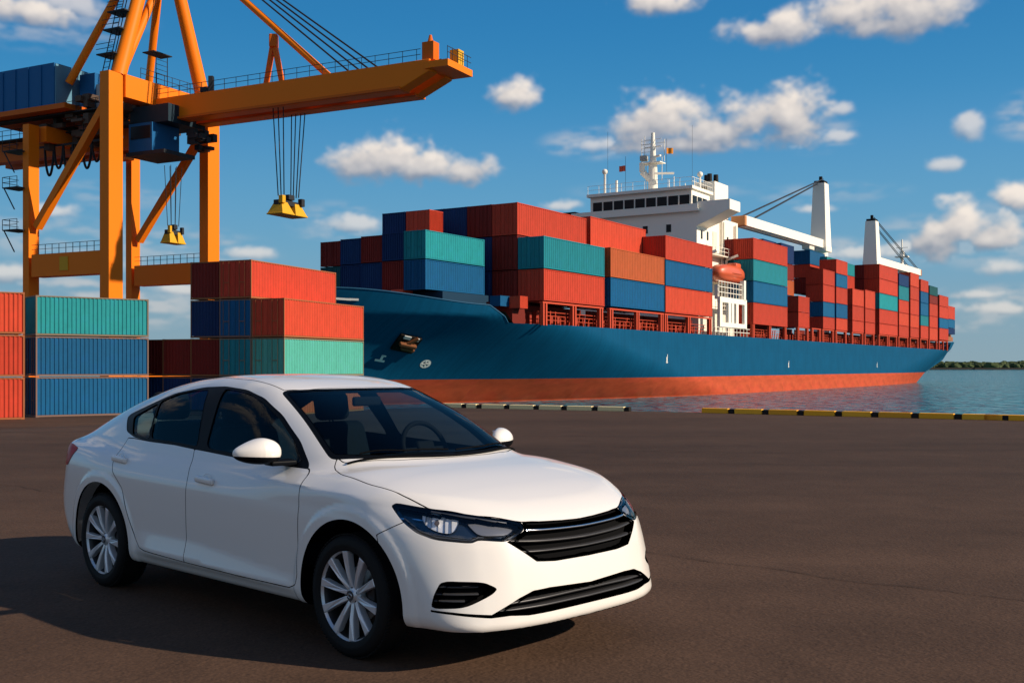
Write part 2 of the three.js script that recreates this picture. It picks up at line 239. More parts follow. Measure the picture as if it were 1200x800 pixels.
// ---------------------------------------------------------------- apron, water, far shore
const WATER = -1.55, YARD = -1.35;
const toZ = P => P.map(([x, d]) => [x, -d]);
const EDGE = toZ([[52, 9], [30, 21.6], [14, 31.3], [6.2, 36.6], [-1.25, 40.6], [-7.4, 45], [-7.4, 55], [-7.9, 70.5], [-11.6, 75.2], [-22, 83], [-29.5, 108], [-27, 134], [-22, 190]]);
const LAND = [...EDGE, [-120, -190], [-120, 60], [52, 60]];
const rampH = (x, z) => YARD * sstep(15, 56, -z) * sstep(2, 20, -x + (-z - 40) * 0.35) ;
{ const xs = [], zs = []; for (let x = -121; x <= 53; x += x > -14 && x < 14 ? 0.5 : 1.5) xs.push(x); for (let z = 61; z >= -191; z -= z < 0 && z > -26 ? 0.5 : 1.5) zs.push(z);
  let g = { p: [], n: [], t: [] };
  for (const z of zs) for (const x of xs) { const h = rampH(x, z), a = (rampH(x + 0.2, z) - h) / 0.2, b = (rampH(x, z + 0.2) - h) / 0.2, l = Math.hypot(a, 1, b); g.p.push([x, h, z]); g.n.push([-a / l, 1 / l, -b / l]); }
  for (let j = 0; j < zs.length - 1; j++) for (let i = 0; i < xs.length - 1; i++) { const a = j * xs.length + i, c = a + xs.length; g.t.push(a, a + 1, c, a + 1, c + 1, c); }
  [g] = splitShell(g, (x, y, z) => sdPoly(LAND, x, z));
  const geo = shellGeo(g), P = geo.attributes.position, U = new Float32Array(P.count * 2), C = new Float32Array(P.count * 3);
  for (let i = 0; i < P.count; i++) { const x = P.getX(i), z = P.getZ(i); U[i * 2] = x / 3.1; U[i * 2 + 1] = z / 3.1;
    const n = fbm(x * 0.35 + 9, z * 0.8, 3, 4) - 0.5, m = fbm(x * 0.05, z * 0.11 + 4, 8, 3) - 0.5, st = fbm(x * 0.12 + z * 0.1, z * 1.3, 21, 3) - 0.5, k = 1 + n * 0.26 + m * 0.5 + st * 0.6;
    C[i * 3] = k * (1 + m * 0.06); C[i * 3 + 1] = k; C[i * 3 + 2] = k * (1 - m * 0.10); }
  geo.setAttribute('uv', new THREE.BufferAttribute(U, 2)); geo.setAttribute('color', new THREE.BufferAttribute(C, 3));
  const grain = tex(1024, 1024, (u, v) => { const f = vnoise(u * 512, v * 512, 4, 512), c = vnoise(u * 190, v * 190, 5, 190), l = fbm(u * 9, v * 9, 7, 4, 9), k = 0.74 + (f - 0.5) * 0.30 + (c - 0.5) * 0.20 + (l - 0.5) * 0.26 + (f * c > 0.72 ? 0.16 : 0) - (f < 0.09 ? 0.10 : 0); return [k * 1.0, k * 0.985, k * 0.965]; });
  const bump = tex(512, 512, (u, v) => { const f = vnoise(u * 256, v * 256, 4, 256), c = vnoise(u * 90, v * 90, 5, 90); return [f * 0.6 + c * 0.4, 0, 0].map(() => f * 0.6 + c * 0.4); });
  const m = std(0.097, 0.056, 0.036, 0.9, 0, { map: grain, bumpMap: bump, bumpScale: 0.004, vertexColors: true });
  tag(mesh('ground', geo, m, scene), 'brown asphalt quay apron around the white car', undefined, undefined, 'structure');
  // quay wall under the edge
  const W = new MB(); for (let i = 0; i < EDGE.length - 1; i++) { const [ax, az] = EDGE[i], [bx, bz] = EDGE[i + 1], dx = bx - ax, dz = bz - az, L = Math.hypot(dx, dz), top = Math.min(rampH(ax, az), rampH(bx, bz)) - 0.01;
    W.add(new THREE.BoxGeometry(L, top + 5, 0.6).rotateY(-Math.atan2(dz, dx)).translate((ax + bx) / 2 - dz / L * -0.31, (top - 5) / 2, (az + bz) / 2 + dx / L * -0.31)); }
  tag(W.build('quay_wall', std(0.16, 0.15, 0.14, 0.9), scene), 'concrete quay wall below the apron edge', undefined, undefined, 'structure');
  // expansion joints and cracks in the apron
  const joint = (pts, w, seed) => { const Q = [], t = []; for (let s = 0; s < pts.length - 1; s++) { const [ax, az] = pts[s], [bx, bz] = pts[s + 1], n = 40; for (let i = 0; i <= n; i++) { const f = i / n, x = lerp(ax, bx, f), z = lerp(az, bz, f), L = Math.hypot(bx - ax, bz - az), nx = -(bz - az) / L, nz = (bx - ax) / L, o = (vnoise(f * 23 + s * 40, 1.5, seed) - 0.5) * 0.04 + (vnoise(f * 5 + s * 9, 3.5, seed) - 0.5) * 0.25, ww = w * (0.4 + vnoise(f * 31, 7, seed)); Q.push([x + nx * (o - ww / 2), z + nz * (o - ww / 2)], [x + nx * (o + ww / 2), z + nz * (o + ww / 2)]); if (i) { const k = Q.length - 4; t.push(k, k + 1, k + 2, k + 1, k + 3, k + 2); } } }
    const gg = new THREE.BufferGeometry(); gg.setAttribute('position', new THREE.Float32BufferAttribute(Q.flatMap(([x, z]) => [x, rampH(x, z) + 0.006, z]), 3)); gg.setAttribute('normal', new THREE.Float32BufferAttribute(Q.flatMap(() => [0, 1, 0]), 3)); gg.setIndex(t); return gg; };
  const jm = std(0.030, 0.021, 0.016, 0.95);
  [[[[-6.9, -14.3], [-5.3, -13.1], [1.1, -8.92], [3.27, -7.06], [5.5, -5.3]], 0.009, 3], [[[-14, -28], [-6.4, -21.6], [6, -19.0], [17, -14]], 0.016, 5], [[[-3.4, -19], [2.2, -17.2], [9.6, -16.2]], 0.01, 8]].forEach(([p, w, s], i) => tag(mesh('pavement_crack', joint(p, w, s), jm, scene), ['thin dark joint crossing the apron under the white car', 'faint dark joint across the apron well behind the car', 'short hairline crack in the apron right behind the car'][i], undefined, undefined, 'structure'));
}
{ // water: a sheet to the horizon with ripples
  const N = 512, hgt = new Float32Array(N * N);
  for (let j = 0; j < N; j++) for (let i = 0; i < N; i++) { const u = i / N, v = j / N; hgt[j * N + i] = fbm(u * 10, v * 14, 3, 5, 0 || 2) * 0 + (1 - Math.abs(fbmT(u, v, 8, 3) * 2 - 1)) * 0.6 + fbmT(u, v, 22, 6) * 0.5; }
  function fbmT(u, v, f, s) { let a = 0.5, r = 0; for (let o = 0; o < 4; o++) { const q = f << o; r += a * vnoise(u * q, v * q, s + o, q); a *= 0.5; } return r; }
  const d = new Uint8Array(N * N * 4), h = (i, j) => hgt[((j + N) % N) * N + (i + N) % N];
  for (let j = 0; j < N; j++) for (let i = 0; i < N; i++) { const nx = (h(i - 1, j) - h(i + 1, j)) * 7.0, ny = (h(i, j - 1) - h(i, j + 1)) * 7.0, l = Math.hypot(nx, ny, 1), k = (j * N + i) * 4; d[k] = (nx / l * 0.5 + 0.5) * 255; d[k + 1] = (ny / l * 0.5 + 0.5) * 255; d[k + 2] = (1 / l * 0.5 + 0.5) * 255; d[k + 3] = 255; }
  const nm = new THREE.DataTexture(d, N, N, THREE.RGBAFormat); nm.wrapS = nm.wrapT = THREE.RepeatWrapping; nm.magFilter = THREE.LinearFilter; nm.generateMipmaps = true; nm.minFilter = THREE.LinearMipmapLinearFilter; nm.needsUpdate = true;
  const g = new THREE.PlaneGeometry(8000, 7000, 1, 1).rotateX(-Math.PI / 2); const U = g.attributes.uv, P = g.attributes.position; g.translate(0, 0, -2500); for (let i = 0; i < 4; i++) U.setXY(i, P.getX(i) / 26, P.getZ(i) / 19);
  g.translate(0, WATER, 0);
  const m = phys(0.004, 0.15, 0.195, 0.10, { normalMap: nm, ior: 1.1 }); m.normalScale.set(2.6, 2.6);
  tag(mesh('water', g, m, scene), 'calm teal harbour water beyond the quay', undefined, undefined, 'structure');
}
{ // low wooded shore on the horizon
  const R = rng(77), D = 1250, z = -D, g = new THREE.PlaneGeometry(2600, 1, 260, 6), P = g.attributes.position;
  const ridge = x => 4.5 + 5.5 * fbm(x * 0.012, 2.2, 4, 3) + 3 * sstep(560, 760, x);
  for (let i = 0; i < P.count; i++) { const x = P.getX(i) + 1300, t = P.getY(i) + 0.5; P.setXYZ(i, x, WATER - 0.4 + (t < 0.34 ? t * 9 : 3 + ridge(x) * 0.55 * (t - 0.34)), z - t * 140 - 20 * vnoise(x * 0.02, 3, 2)); }
  g.computeVertexNormals(); const soil = std(0.22, 0.17, 0.10, 0.95); tag(mesh('far_shore', g, soil, scene), 'low sandy far shore on the horizon at the right', undefined, undefined, 'structure');
  const bank = new MB(); for (let x = 0; x < 2600; x += 65) bank.add(new THREE.BoxGeometry(65.5, 2.6, 8).translate(x + 32, WATER + 0.8 + 0.3 * vnoise(x, 3, 3), z + 2 + 6 * vnoise(x * 0.01, 8, 3))); tag(bank.build('breakwater', std(0.06, 0.055, 0.05, 0.95), scene), 'dark stone breakwater along the far shore', undefined, undefined, 'structure');
  const leafs = new THREE.IcosahedronGeometry(1, 2), L = leafs.attributes.position; for (let i = 0; i < L.count; i++) { const k = 0.72 + 0.55 * vnoise(L.getX(i) * 2.3 + 5, L.getY(i) * 2.3 + L.getZ(i) * 1.7, 6); L.setXYZ(i, L.getX(i) * k, L.getY(i) * k, L.getZ(i) * k); } leafs.computeVertexNormals();
  const n = 2800, im = new THREE.InstancedMesh(leafs, std(1, 1, 1, 0.95), n), M = new THREE.Matrix4(), c = new THREE.Color();
  for (let i = 0; i < n; i++) { const x = R() * 2600, b = R(), s = 1.2 + R() * 2.3 + ridge(x) * 0.14; M.makeRotationY(R() * 6).scale(new THREE.Vector3(s * (1 + R()), s * (0.8 + R() * 0.35), s)); M.setPosition(x, WATER + 2.2 + ridge(x) * 0.36 * b + s * 0.4, z - 16 - b * 120); im.setMatrixAt(i, M); const t = 0.7 + R() * 0.6; c.setRGB(0.055 * t, 0.075 * t, 0.03 * t); im.setColorAt(i, c); }
  im.name = 'treeline'; im.castShadow = true; scene.add(im); tag(im, 'dark green treeline along the far shore', undefined, undefined, 'stuff');
}
// yellow and black kerb blocks along the quay edge
{ const seg = (name, label, ptsA, mats, first) => {
    const k = thing(name, label, 'kerb', [ptsA[0][0], rampH(...ptsA[0]), ptsA[0][1]], 0);
    let run = 0; const [ox, oz] = ptsA[0];
    for (let s = 0; s < ptsA.length - 1; s++) { const [ax, az] = ptsA[s], [bx, bz] = ptsA[s + 1], L = Math.hypot(bx - ax, bz - az), yaw = -Math.atan2(bz - az, bx - ax); let t = 0;
      while (t < L - 0.3) { const dark = run % 2 === 1, w = Math.min(dark ? 0.20 : 0.88 + 0.12 * hash2(run, 3, 5), L - t), f = (t + w / 2) / L, x = lerp(ax, bx, f) - ox, z = lerp(az, bz, f) - oz;
        const g = new RoundedBoxGeometry(w - 0.02, dark ? 0.15 : 0.17, 0.22, 2, 0.025); const m = mesh('kerb_block', g, dark ? mats[1] : mats[0][run % mats[0].length], k); m.position.set(x, 0.075, z); m.rotation.y = yaw; t += w; run++; } }
  };
  const y = [std(0.90, 0.40, 0.025, 0.7), std(0.80, 0.35, 0.03, 0.75), std(0.92, 0.44, 0.035, 0.7)], w = [std(0.88, 0.70, 0.36, 0.7), std(0.8, 0.62, 0.34, 0.75)], b = std(0.02, 0.018, 0.016, 0.8);
  const on = (px, off = 0.25) => { const k = (px - 600) / 1295; for (let i = 0; i < EDGE.length - 1; i++) { const [ax, az] = EDGE[i], [bx, bz] = EDGE[i + 1]; const f = (ax + k * az) / ((ax - bx) + k * (az - bz)); if (f >= 0 && f <= 1) { const L = Math.hypot(bx - ax, bz - az); return [lerp(ax, bx, f) + (bz - az) / L * -off * -1 * 0 , lerp(az, bz, f) + off]; } } };
  seg('quay_kerb', 'cream and black quay kerb starting behind the white car', [on(520), [-1.25, -40.35], on(742)], [w, b]);
  seg('quay_kerb', 'long yellow and black quay kerb at the middle of the water edge', [on(822), [14, -31.05], on(1149)], [y, b]);
  seg('quay_kerb', 'short yellow quay kerb at the right end of the water edge', [on(1168), on(1330)], [y, b]);
}
// ---------------------------------------------------------------- shipping containers
const grime = tex(512, 512, (u, v) => { const st = fbm(u * 60, v * 3, 3, 3, 0) , b = fbm(u * 6, v * 6, 9, 4, 6), sp = vnoise(u * 80, v * 80, 5, 80); const k = 0.86 + (st - 0.5) * 0.20 + (b - 0.5) * 0.22 - (sp > 0.93 ? 0.12 : 0); return [k, k * (0.985 - (b > 0.62 ? 0.05 : 0)), k * 0.97]; });
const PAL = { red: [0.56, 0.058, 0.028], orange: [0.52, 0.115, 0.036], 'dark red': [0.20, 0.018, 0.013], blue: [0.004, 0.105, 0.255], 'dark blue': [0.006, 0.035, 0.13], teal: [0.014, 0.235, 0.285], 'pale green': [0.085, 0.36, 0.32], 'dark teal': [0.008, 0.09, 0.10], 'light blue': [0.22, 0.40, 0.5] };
const paintCache = new Map();
function contPaint(c, v) { const k = c + v; if (!paintCache.has(k)) { const t = [1, 0.9, 1.08][v], p = PAL[c]; const m = std(p[0] * t, p[1] * (v === 2 ? t * 1.1 : t), p[2] * t, 0.55, 0, { map: grime }); paintCache.set(k, m); } return paintCache.get(k); }
const frameCache = new Map();
function contFrame(c, land) { const k = c + land; if (!frameCache.has(k)) { const p = PAL[c], w = land ? [0.24, 0.12, 0.045] : p, f = land ? 0.75 : 0.85; frameCache.set(k, std(lerp(p[0], w[0], land ? f : 0) * (land ? 1 : 0.8), lerp(p[1], w[1], land ? f : 0) * (land ? 1 : 0.8), lerp(p[2], w[2], land ? f : 0) * (land ? 1 : 0.8), 0.6)); } return frameCache.get(k); }
const steel = std(0.32, 0.31, 0.30, 0.4, 0.7), rubber = std(0.02, 0.02, 0.02, 0.8), darkGap = std(0.02, 0.017, 0.015, 0.9);
// a corrugated sheet in the xy plane facing +z, w by h, ribs upright
function corrugated(w, h, pitch, depth) {
  const n = Math.max(2, Math.round(w / pitch)), p = w / n, pr = [[0, 0], [0.30, 0], [0.46, -depth], [0.80, -depth], [0.96, 0]], X = [];
  for (let i = 0; i < n; i++) for (const [f, z] of pr) X.push([(i + f) * p, z]); X.push([w, 0]);
  const P = [], N = [], U = [];
  for (let i = 0; i < X.length - 1; i++) { const [a, za] = X[i], [b, zb] = X[i + 1]; if (b - a < 1e-4) continue; const l = Math.hypot(b - a, zb - za), nx = -(zb - za) / l, nz = (b - a) / l; for (const [x, y, z] of [[a, 0, za], [b, 0, zb], [b, h, zb], [a, 0, za], [b, h, zb], [a, h, za]]) { P.push(x, y, z); N.push(nx, 0, nz); U.push(x / 3, y / 3); } }
  const g = new THREE.BufferGeometry(); g.setAttribute('position', new THREE.Float32BufferAttribute(P, 3)); g.setAttribute('normal', new THREE.Float32BufferAttribute(N, 3)); g.setAttribute('uv', new THREE.Float32BufferAttribute(U, 2)); return g;
}
// prototypes: length along +x, height +y, breadth from z = 0 (the long outer face) back to z = -W
const CW = 2.44, CH = 2.59;
function contGeos(L, pitch, simple) {
  const e = 0.075, rb = 0.14, rt = 0.09, G = {};
  G.side = corrugated(L - 2 * e, CH - rb - rt, pitch, 0.042).translate(e, rb, -0.018);
  G.sideBack = corrugated(L - 2 * e, CH - rb - rt, pitch, 0.042).rotateY(Math.PI).translate(L - e, rb, -CW + 0.018);
  G.endPlain = corrugated(CW - 2 * e, CH - rb - rt, 0.25, 0.045).rotateY(-Math.PI / 2).translate(0.018, rb, -CW + e);
  G.endBack = corrugated(CW - 2 * e, CH - rb - rt, 0.25, 0.045).rotateY(Math.PI / 2).translate(L - 0.018, rb, -e);
  G.roof = new THREE.BoxGeometry(L - 0.1, 0.03, CW - 0.1).translate(L / 2, CH - 0.035, -CW / 2);
  const lw = (CW - 2 * e) / 2 - 0.012; G.door = [0, 1].map(k => corrugated(lw, CH - rb - rt, lw / 4, 0.03).rotateY(-Math.PI / 2).translate(0.014, rb, -CW + e + k * (lw + 0.024)));
  G.bar = [0.24, 0.72, 1.28 + 0.28, 2.0].map(z => new THREE.CylinderGeometry(0.021, 0.021, CH - 0.2, 6).translate(-0.012, CH / 2, -CW + e + z * (CW - 2 * e) / CW));
  G.handle = [0.48, 1.80].map(z => new THREE.BoxGeometry(0.02, 0.05, 0.42).translate(-0.02, CH * 0.42, -CW + e + z * (CW - 2 * e) / CW));
  const box = (x, y, z, a, b, c) => new THREE.BoxGeometry(a, b, c).translate(x, y, z);
  G.post = [[e / 2, -e / 2], [L - e / 2, -e / 2], [e / 2, -CW + e / 2], [L - e / 2, -CW + e / 2]].map(([x, z]) => box(x, CH / 2, z, e, CH - 0.24, e));
  G.rail = [[rb / 2, rb - 0.03], [CH - rt / 2 - 0.005, rt - 0.012]].flatMap(([y, h]) => [-0.03, -CW + 0.03].map(z => box(L / 2, y, z, L - 2 * e, h, 0.06)));
  G.header = [[rb / 2, rb - 0.03], [CH - rt / 2 - 0.005, rt - 0.012]].flatMap(([y, h]) => [0.03, L - 0.03].map(x => box(x, y, -CW / 2, 0.06, h, CW - 2 * e)));
  G.casting = []; for (const x of [0.085, L - 0.085]) for (const z of [-0.08, -CW + 0.08]) for (const y of [0.058, CH - 0.06]) G.casting.push(box(x, y, z, 0.178, 0.118, 0.166));
  if (simple) { G.frame = mergeGeometries([...G.post, ...G.rail, ...G.header, ...G.casting]); }
  return G;
}
const CG = { big: contGeos(12.19, 0.37), small: contGeos(6.06, 0.225), far: contGeos(6.06, 0.37, true) };
const CL = { big: 12.19, small: 6.06, far: 6.06 };
let contCount = 0;
// kind, colour, base corner [x, y, z], heading, size [L, H, W], end 'door' | 'plain', label, group
function container(kind, colour, pos, turn, [L, H, W], end, label, group, land = false) {
  const o = thing('shipping_container', label, 'container', pos, turn, group), G = CG[kind], v = contCount++ % 3, P = contPaint(colour, v), F = contFrame(colour, land);
  o.scale.set(L / CL[kind], H / CH, W / CW);
  mesh('side_panel', G.side, P, o); mesh('side_panel', G.sideBack, P, o); mesh('roof', G.roof, P, o); mesh('end_panel', G.endBack, P, o);
  if (end === 'door') { G.door.forEach((g, i) => { const d = mesh('door', g, P, o); if (kind !== 'far') { [0, 1].forEach(k => mesh('locking_bar', G.bar[i * 2 + k], steel === 0 ? P : F, d)); mesh('door_handle', G.handle[i], F, d); } }); } else mesh('end_panel', G.endPlain, P, o);
  if (kind === 'far') mesh('frame', G.frame, F, o);
  else { G.post.forEach(g => mesh('corner_post', g, F, o)); G.rail.forEach(g => mesh('side_rail', g, F, o)); G.header.forEach(g => mesh('end_rail', g, F, o)); G.casting.forEach(g => mesh('corner_casting', g, F, o)); }
  return o;
}
// --- on the quay
const headOf = (cx, cd) => Math.atan2(cd, cx);
{ const H = 2.325, W = 2.3;                                   // the stack of three by the left edge
  const A = headOf(0.79, 0.613), C = [-27.0, -62.6];
  ['blue', 'blue', 'teal'].forEach((c, i) => container('small', c, [C[0], YARD + i * H, C[1]], A, [6.45, H - 0.045, W], i === 2 ? 'plain' : 'door', ['blue corrugated container on the ground, lowest of the three behind the car boot', 'blue corrugated container under the teal one, middle of the stack at left', 'teal corrugated container topping the stack of two blue ones at left'][i], 'containers stacked at the left of the quay', true));
  const A2 = headOf(0.84, 0.54), C2 = [-31.75, -57.0];
  ['red', 'red', 'red'].forEach((c, i) => container('small', c, [C2[0], YARD + i * H, C2[1]], A2, [6.1, H - 0.045, W], 'plain', ['bright red container on the ground at the left edge of the photo', 'bright red container in the middle of the all-red stack at the left edge', 'bright red container on top of the all-red stack at the left edge'][i], 'all-red container stack at the left edge', true));
}
{ const s = 2.296, W = 2.25, A = headOf(0.358, 0.934), dx = 0.934, dd = -0.358;      // the stack behind the car: dx, dd step sideways to the right
  const D = 64.6, X0 = (294 - 600) / 1295 * D, Y1 = 1.5 + (430 - 303) * D / 1295;  // top right corner of the upper long container
  const put = (k, tier, c, label, end, L = 10.3, kind = 'big', fwd = 0) => { const x = X0 + dx * W * k + 0.358 * fwd, d = D + dd * W * k + 0.934 * fwd; container(kind, c, [x, Y1 - s * (4 - tier), -d], A, [L, s - 0.04, W - 0.03], end, label, 'mixed container stack behind the car roof', true); };
  put(0, 3, 'red', 'long bright red container crowning the stack behind the car roof', 'door', 9.8);
  put(-1, 3, 'dark red', 'dark red container end beside the bright red one on the stack behind the car', 'plain', 10.3, 'big', 0.25);
  put(1, 2, 'red', 'long bright red container directly on the pale green one behind the car roof', 'door', 9.5);
  put(0, 2, 'blue', 'blue container end under the top red one behind the car', 'door');
  put(-1, 2, 'dark blue', 'dark blue container end on the left of the stack behind the car', 'plain', 10.3, 'big', 0.25);
  put(1, 1, 'pale green', 'long pale green container just above the car roof', 'door', 9.5);
  put(0, 1, 'teal', 'teal container end with door bars left of the pale green one', 'door');
  put(-1, 1, 'dark red', 'dark red container end above the rear window of the car', 'plain', 10.3, 'big', 0.25);
  put(-2, 1, 'dark red', 'dark red container end next to the blue stack at left', 'plain', 10.3, 'big', 0.5);
  put(1, 0, 'orange', 'orange-red container, mostly hidden, under the pale green one', 'door', 9.5);
  put(0, 0, 'dark blue', 'dark blue container hidden low behind the car roof', 'door');
  put(-1, 0, 'dark blue', 'dark blue container end low behind the car rear window', 'plain', 10.3, 'big', 0.25);
  put(-2, 0, 'dark blue', 'dark blue container end low beside the blue stack at left', 'plain', 10.3, 'big', 0.5);
  put(-3, 1, 'dark red', 'dark red container end just right of the teal-topped stack', 'plain', 10.3, 'big', 0.9);
  put(-3, 0, 'dark blue', 'dark blue container end low behind the teal-topped stack', 'plain', 10.3, 'big', 0.9);
}
// ---------------------------------------------------------------- the container ship: u runs aft along its side, v inboard from the side facing us, h up
const SO = [2.6, 90], SD = [0.533, 0.846], SHIPTURN = Math.atan2(0.846, 0.533), DECK = 5.02, BASE = 6.9, BEAM = 24;
const shipPos = (u, v, h) => [SO[0] + SD[0] * u - SD[1] * v, h, -(SO[1] + SD[1] * u + SD[0] * v)];
const ship = thing('container_ship', 'blue-hulled container ship with red waterline and white bridge in the harbour', 'ship', shipPos(0, 0, 0), SHIPTURN);
// inside the ship group: x = u, y = h, z = -v
const shipW = std(0.86, 0.81, 0.70, 0.5), shipWd = std(0.72, 0.67, 0.56, 0.6), winDark = std(0.012, 0.015, 0.018, 0.3), shipRed = std(0.50, 0.066, 0.03, 0.6), shipDarkRed = std(0.14, 0.018, 0.012, 0.7), black = std(0.012, 0.012, 0.013, 0.6), wire = std(0.03, 0.032, 0.036, 0.5, 0.5);
{ // hull
  const tipU = h => lerp(-9.5, -18.5, Math.pow(clamp((h + 1.5) / 8.8, 0, 1), 0.8)), entr = h => lerp(52, 22, clamp((h + 1.5) / 7, 0, 1)), powr = h => lerp(1.75, 2.5, clamp((h + 1.5) / 7, 0, 1));
  const endU = h => h < 0.3 ? lerp(143, 155.5, clamp((h + 3) / 3.3, 0, 1)) : h < 5.2 ? lerp(155.5, 173.5, (h - 0.3) / 4.9) : lerp(173.5, 178.5, clamp((h - 5.2) / 2, 0, 1));
  const half = (u, h) => { const t = tipU(h), s = clamp((u - t) / entr(h), 0, 1); let b = 12 * (1 - Math.pow(1 - s, powr(h))); const e = endU(h), k = clamp((e - u) / lerp(46, 20, clamp((h + 1) / 6, 0, 1)), 0, 1); b *= lerp(h < 0.4 ? 0.78 : lerp(0.78, 0.92, clamp((h - 0.4) / 5, 0, 1)), 1, 1 - Math.pow(1 - k, 2.2)); return Math.max(b, 0); };
  const topH = u => u < -5.6 ? lerp(6.35, 7.35, sstep(-5.6, -16, u)) : u < -3.0 ? lerp(6.35, DECK, (u + 5.6) / 2.6) : u > 169 ? lerp(DECK, 6.9, sstep(169, 172, u)) : DECK;
  const us = []; for (let i = 0; i <= 90; i++) us.push(Math.pow(i / 90, 1.6)); for (let i = 1; i <= 70; i++) us.push(1 + i);
  const NH = 40, mk = (h0f, h1f, name, mat, side) => {
    const P = [], U = [], T = [], NU = 200; const wr = (u, h) => { const b = half(u, h); return side > 0 ? -12 + b : -12 - b; };
    for (let i = 0; i <= NU; i++) for (let j = 0; j <= NH; j++) { const s = i / NU, f = s < 0.45 ? s / 0.45 * 0.26 : 0.26 + (s - 0.45) / 0.55 * 0.74; let u = lerp(-18.5, 179, f), h = lerp(h0f(u), h1f(u), j / NH); u = clamp(u, tipU(h), endU(h)); h = Math.min(h, lerp(h0f(u), h1f(u), j / NH)); P.push(u, h, wr(u, h)); U.push(u / 12, h / 12); }
    for (let i = 0; i < NU; i++) for (let j = 0; j < NH; j++) { const a = i * (NH + 1) + j, c = a + NH + 1; side > 0 ? T.push(a, c, a + 1, a + 1, c, c + 1) : T.push(a, a + 1, c, a + 1, c + 1, c); }
    const g = new THREE.BufferGeometry(); g.setAttribute('position', new THREE.Float32BufferAttribute(P, 3)); g.setAttribute('uv', new THREE.Float32BufferAttribute(U, 2)); g.setIndex(T); g.computeVertexNormals(); return g; };
  const hullMap = tex(1024, 512, (u, v) => { const st = fbm(u * 90, v * 2.5, 3, 3), b = fbm(u * 8, v * 8, 8, 4), pl = Math.min(Math.abs(((u * 6) % 1) - 0.5), Math.abs(((v * 5.3) % 1) - 0.5)) < 0.012 ? -0.045 : 0; const k = 0.9 + (st - 0.5) * 0.26 + (b - 0.5) * 0.26 + pl; return [k + (st > 0.66 && b > 0.5 ? 0.07 : 0), k, k]; });
  const redMap = tex(1024, 512, (u, v) => { const st = fbm(u * 14, v * 30, 13, 4), b = fbm(u * 5, v * 10, 18, 4); const k = 0.84 + (st - 0.5) * 0.36 + (b - 0.5) * 0.34; return [k, k * 0.97 - (b > 0.58 ? 0.07 : 0), k * 0.96]; });
  const BOOT = 0.48, blue = std(0.002, 0.078, 0.170, 0.6, 0, { specularIntensity: 0.18, map: hullMap }), red = std(0.52, 0.088, 0.033, 0.7, 0, { map: redMap });
  const hb = mergeGeometries([mk(() => BOOT, topH, '', 0, 1), mk(() => BOOT, topH, '', 0, -1)]), hr = mergeGeometries([mk(() => -4, () => BOOT, '', 0, 1), mk(() => -4, () => BOOT, '', 0, -1)]);
  const hull = mesh('hull', hb, blue, ship); mesh('waterline_band', hr, red, ship);
  // deck, bulwark rail and transom
  const rowsD = []; for (let i = 0; i <= 120; i++) { const u = lerp(-18.3, 176.5, i / 120), hh = u < -3.5 ? 5.9 : DECK - 0.15, b = half(u, Math.min(hh, topH(u))) - 0.05; rowsD.push([u, hh, Math.max(b, 0.02)]); }
  const P = [], T = []; rowsD.forEach(([u, h, b], i) => { P.push(u, h, -12 + b, u, h, -12 - b); if (i) { const k = i * 2; T.push(k - 2, k, k - 1, k - 1, k, k + 1); } });
  const dg = new THREE.BufferGeometry(); dg.setAttribute('position', new THREE.Float32BufferAttribute(P, 3)); dg.setAttribute('uv', new THREE.Float32BufferAttribute(P.flatMap((v, i) => i % 3 === 1 ? [] : [v / 4]), 2)); dg.setIndex(T); dg.computeVertexNormals(); mesh('deck', dg, std(0.16, 0.05, 0.035, 0.85), ship);
  { const R = new MB(); for (const sd of [1, -1]) for (let i = 0; i < 60; i++) { const a = lerp(-18.3, -3, i / 60), b = lerp(-18.3, -3, (i + 1) / 60); const p = q => [q, topH(q) + 0.02, -12 + sd * (half(q, topH(q)) - 0.06)]; R.bar(p(a), p(b), 0.18, 0.07); } R.build('bulwark_rail', std(0.02, 0.09, 0.17, 0.6), ship); }
  { const tb = new MB(); const b = 12 * 0.55 + 5; tb.box(174.5, 7.55, -12, 6.2, 0.9, 21.5).box(174.5, 8.25, -12, 5.4, 0.5, 21); tb.build('poop_platform', std(0.28, 0.12, 0.06, 0.75), ship); const g = new THREE.PlaneGeometry(0.1, 0.1); g.dispose(); }
  { const E = []; const TT = []; for (let j = 0; j <= 12; j++) { const h = lerp(-1, 6.9, j / 12), u = endU(h), b = half(u - 0.01, h); E.push(u, h, -12 + b, u, h, -12 - b); if (j) { const k = j * 2; TT.push(k - 2, k - 1, k, k - 1, k + 1, k); } } const g = new THREE.BufferGeometry(); g.setAttribute('position', new THREE.Float32BufferAttribute(E, 3)); g.setAttribute('uv', new THREE.Float32BufferAttribute(E.flatMap((v, i) => i % 3 === 1 ? [] : [v / 12]), 2)); g.setIndex(TT); g.computeVertexNormals(); mesh('transom', g, blue, ship); }
  // hull marks: draught marks, thruster sign, bulb sign, anchor pocket
  const onHull = (u, h, off = 0.03) => [u, h, -12 + half(u, h) + off];
  const tilt = (u, h) => { const e = 0.3, z = q => half(q, h); return Math.atan2(-(z(u + e) - z(u - e)), 2 * e); };
  const mark = (u, h, g, m, name) => { const o = mesh(name, g, m, ship); const p = onHull(u, h); o.position.set(...p); const e = 0.3, sl = (half(u + e, h) - half(u - e, h)) / (2 * e), sv = (half(u, h + e) - half(u, h - e)) / (2 * e); o.lookAt(o.position.clone().add(new THREE.Vector3(-sl, -sv, 1)).applyMatrix4(new THREE.Matrix4())); o.quaternion.setFromUnitVectors(new THREE.Vector3(0, 0, 1), new THREE.Vector3(-sl, -sv, 1).normalize()); return o; };
  const white = std(0.75, 0.74, 0.70, 0.6);
  const bm = (w, h) => new THREE.BoxGeometry(w, h, 0.02);
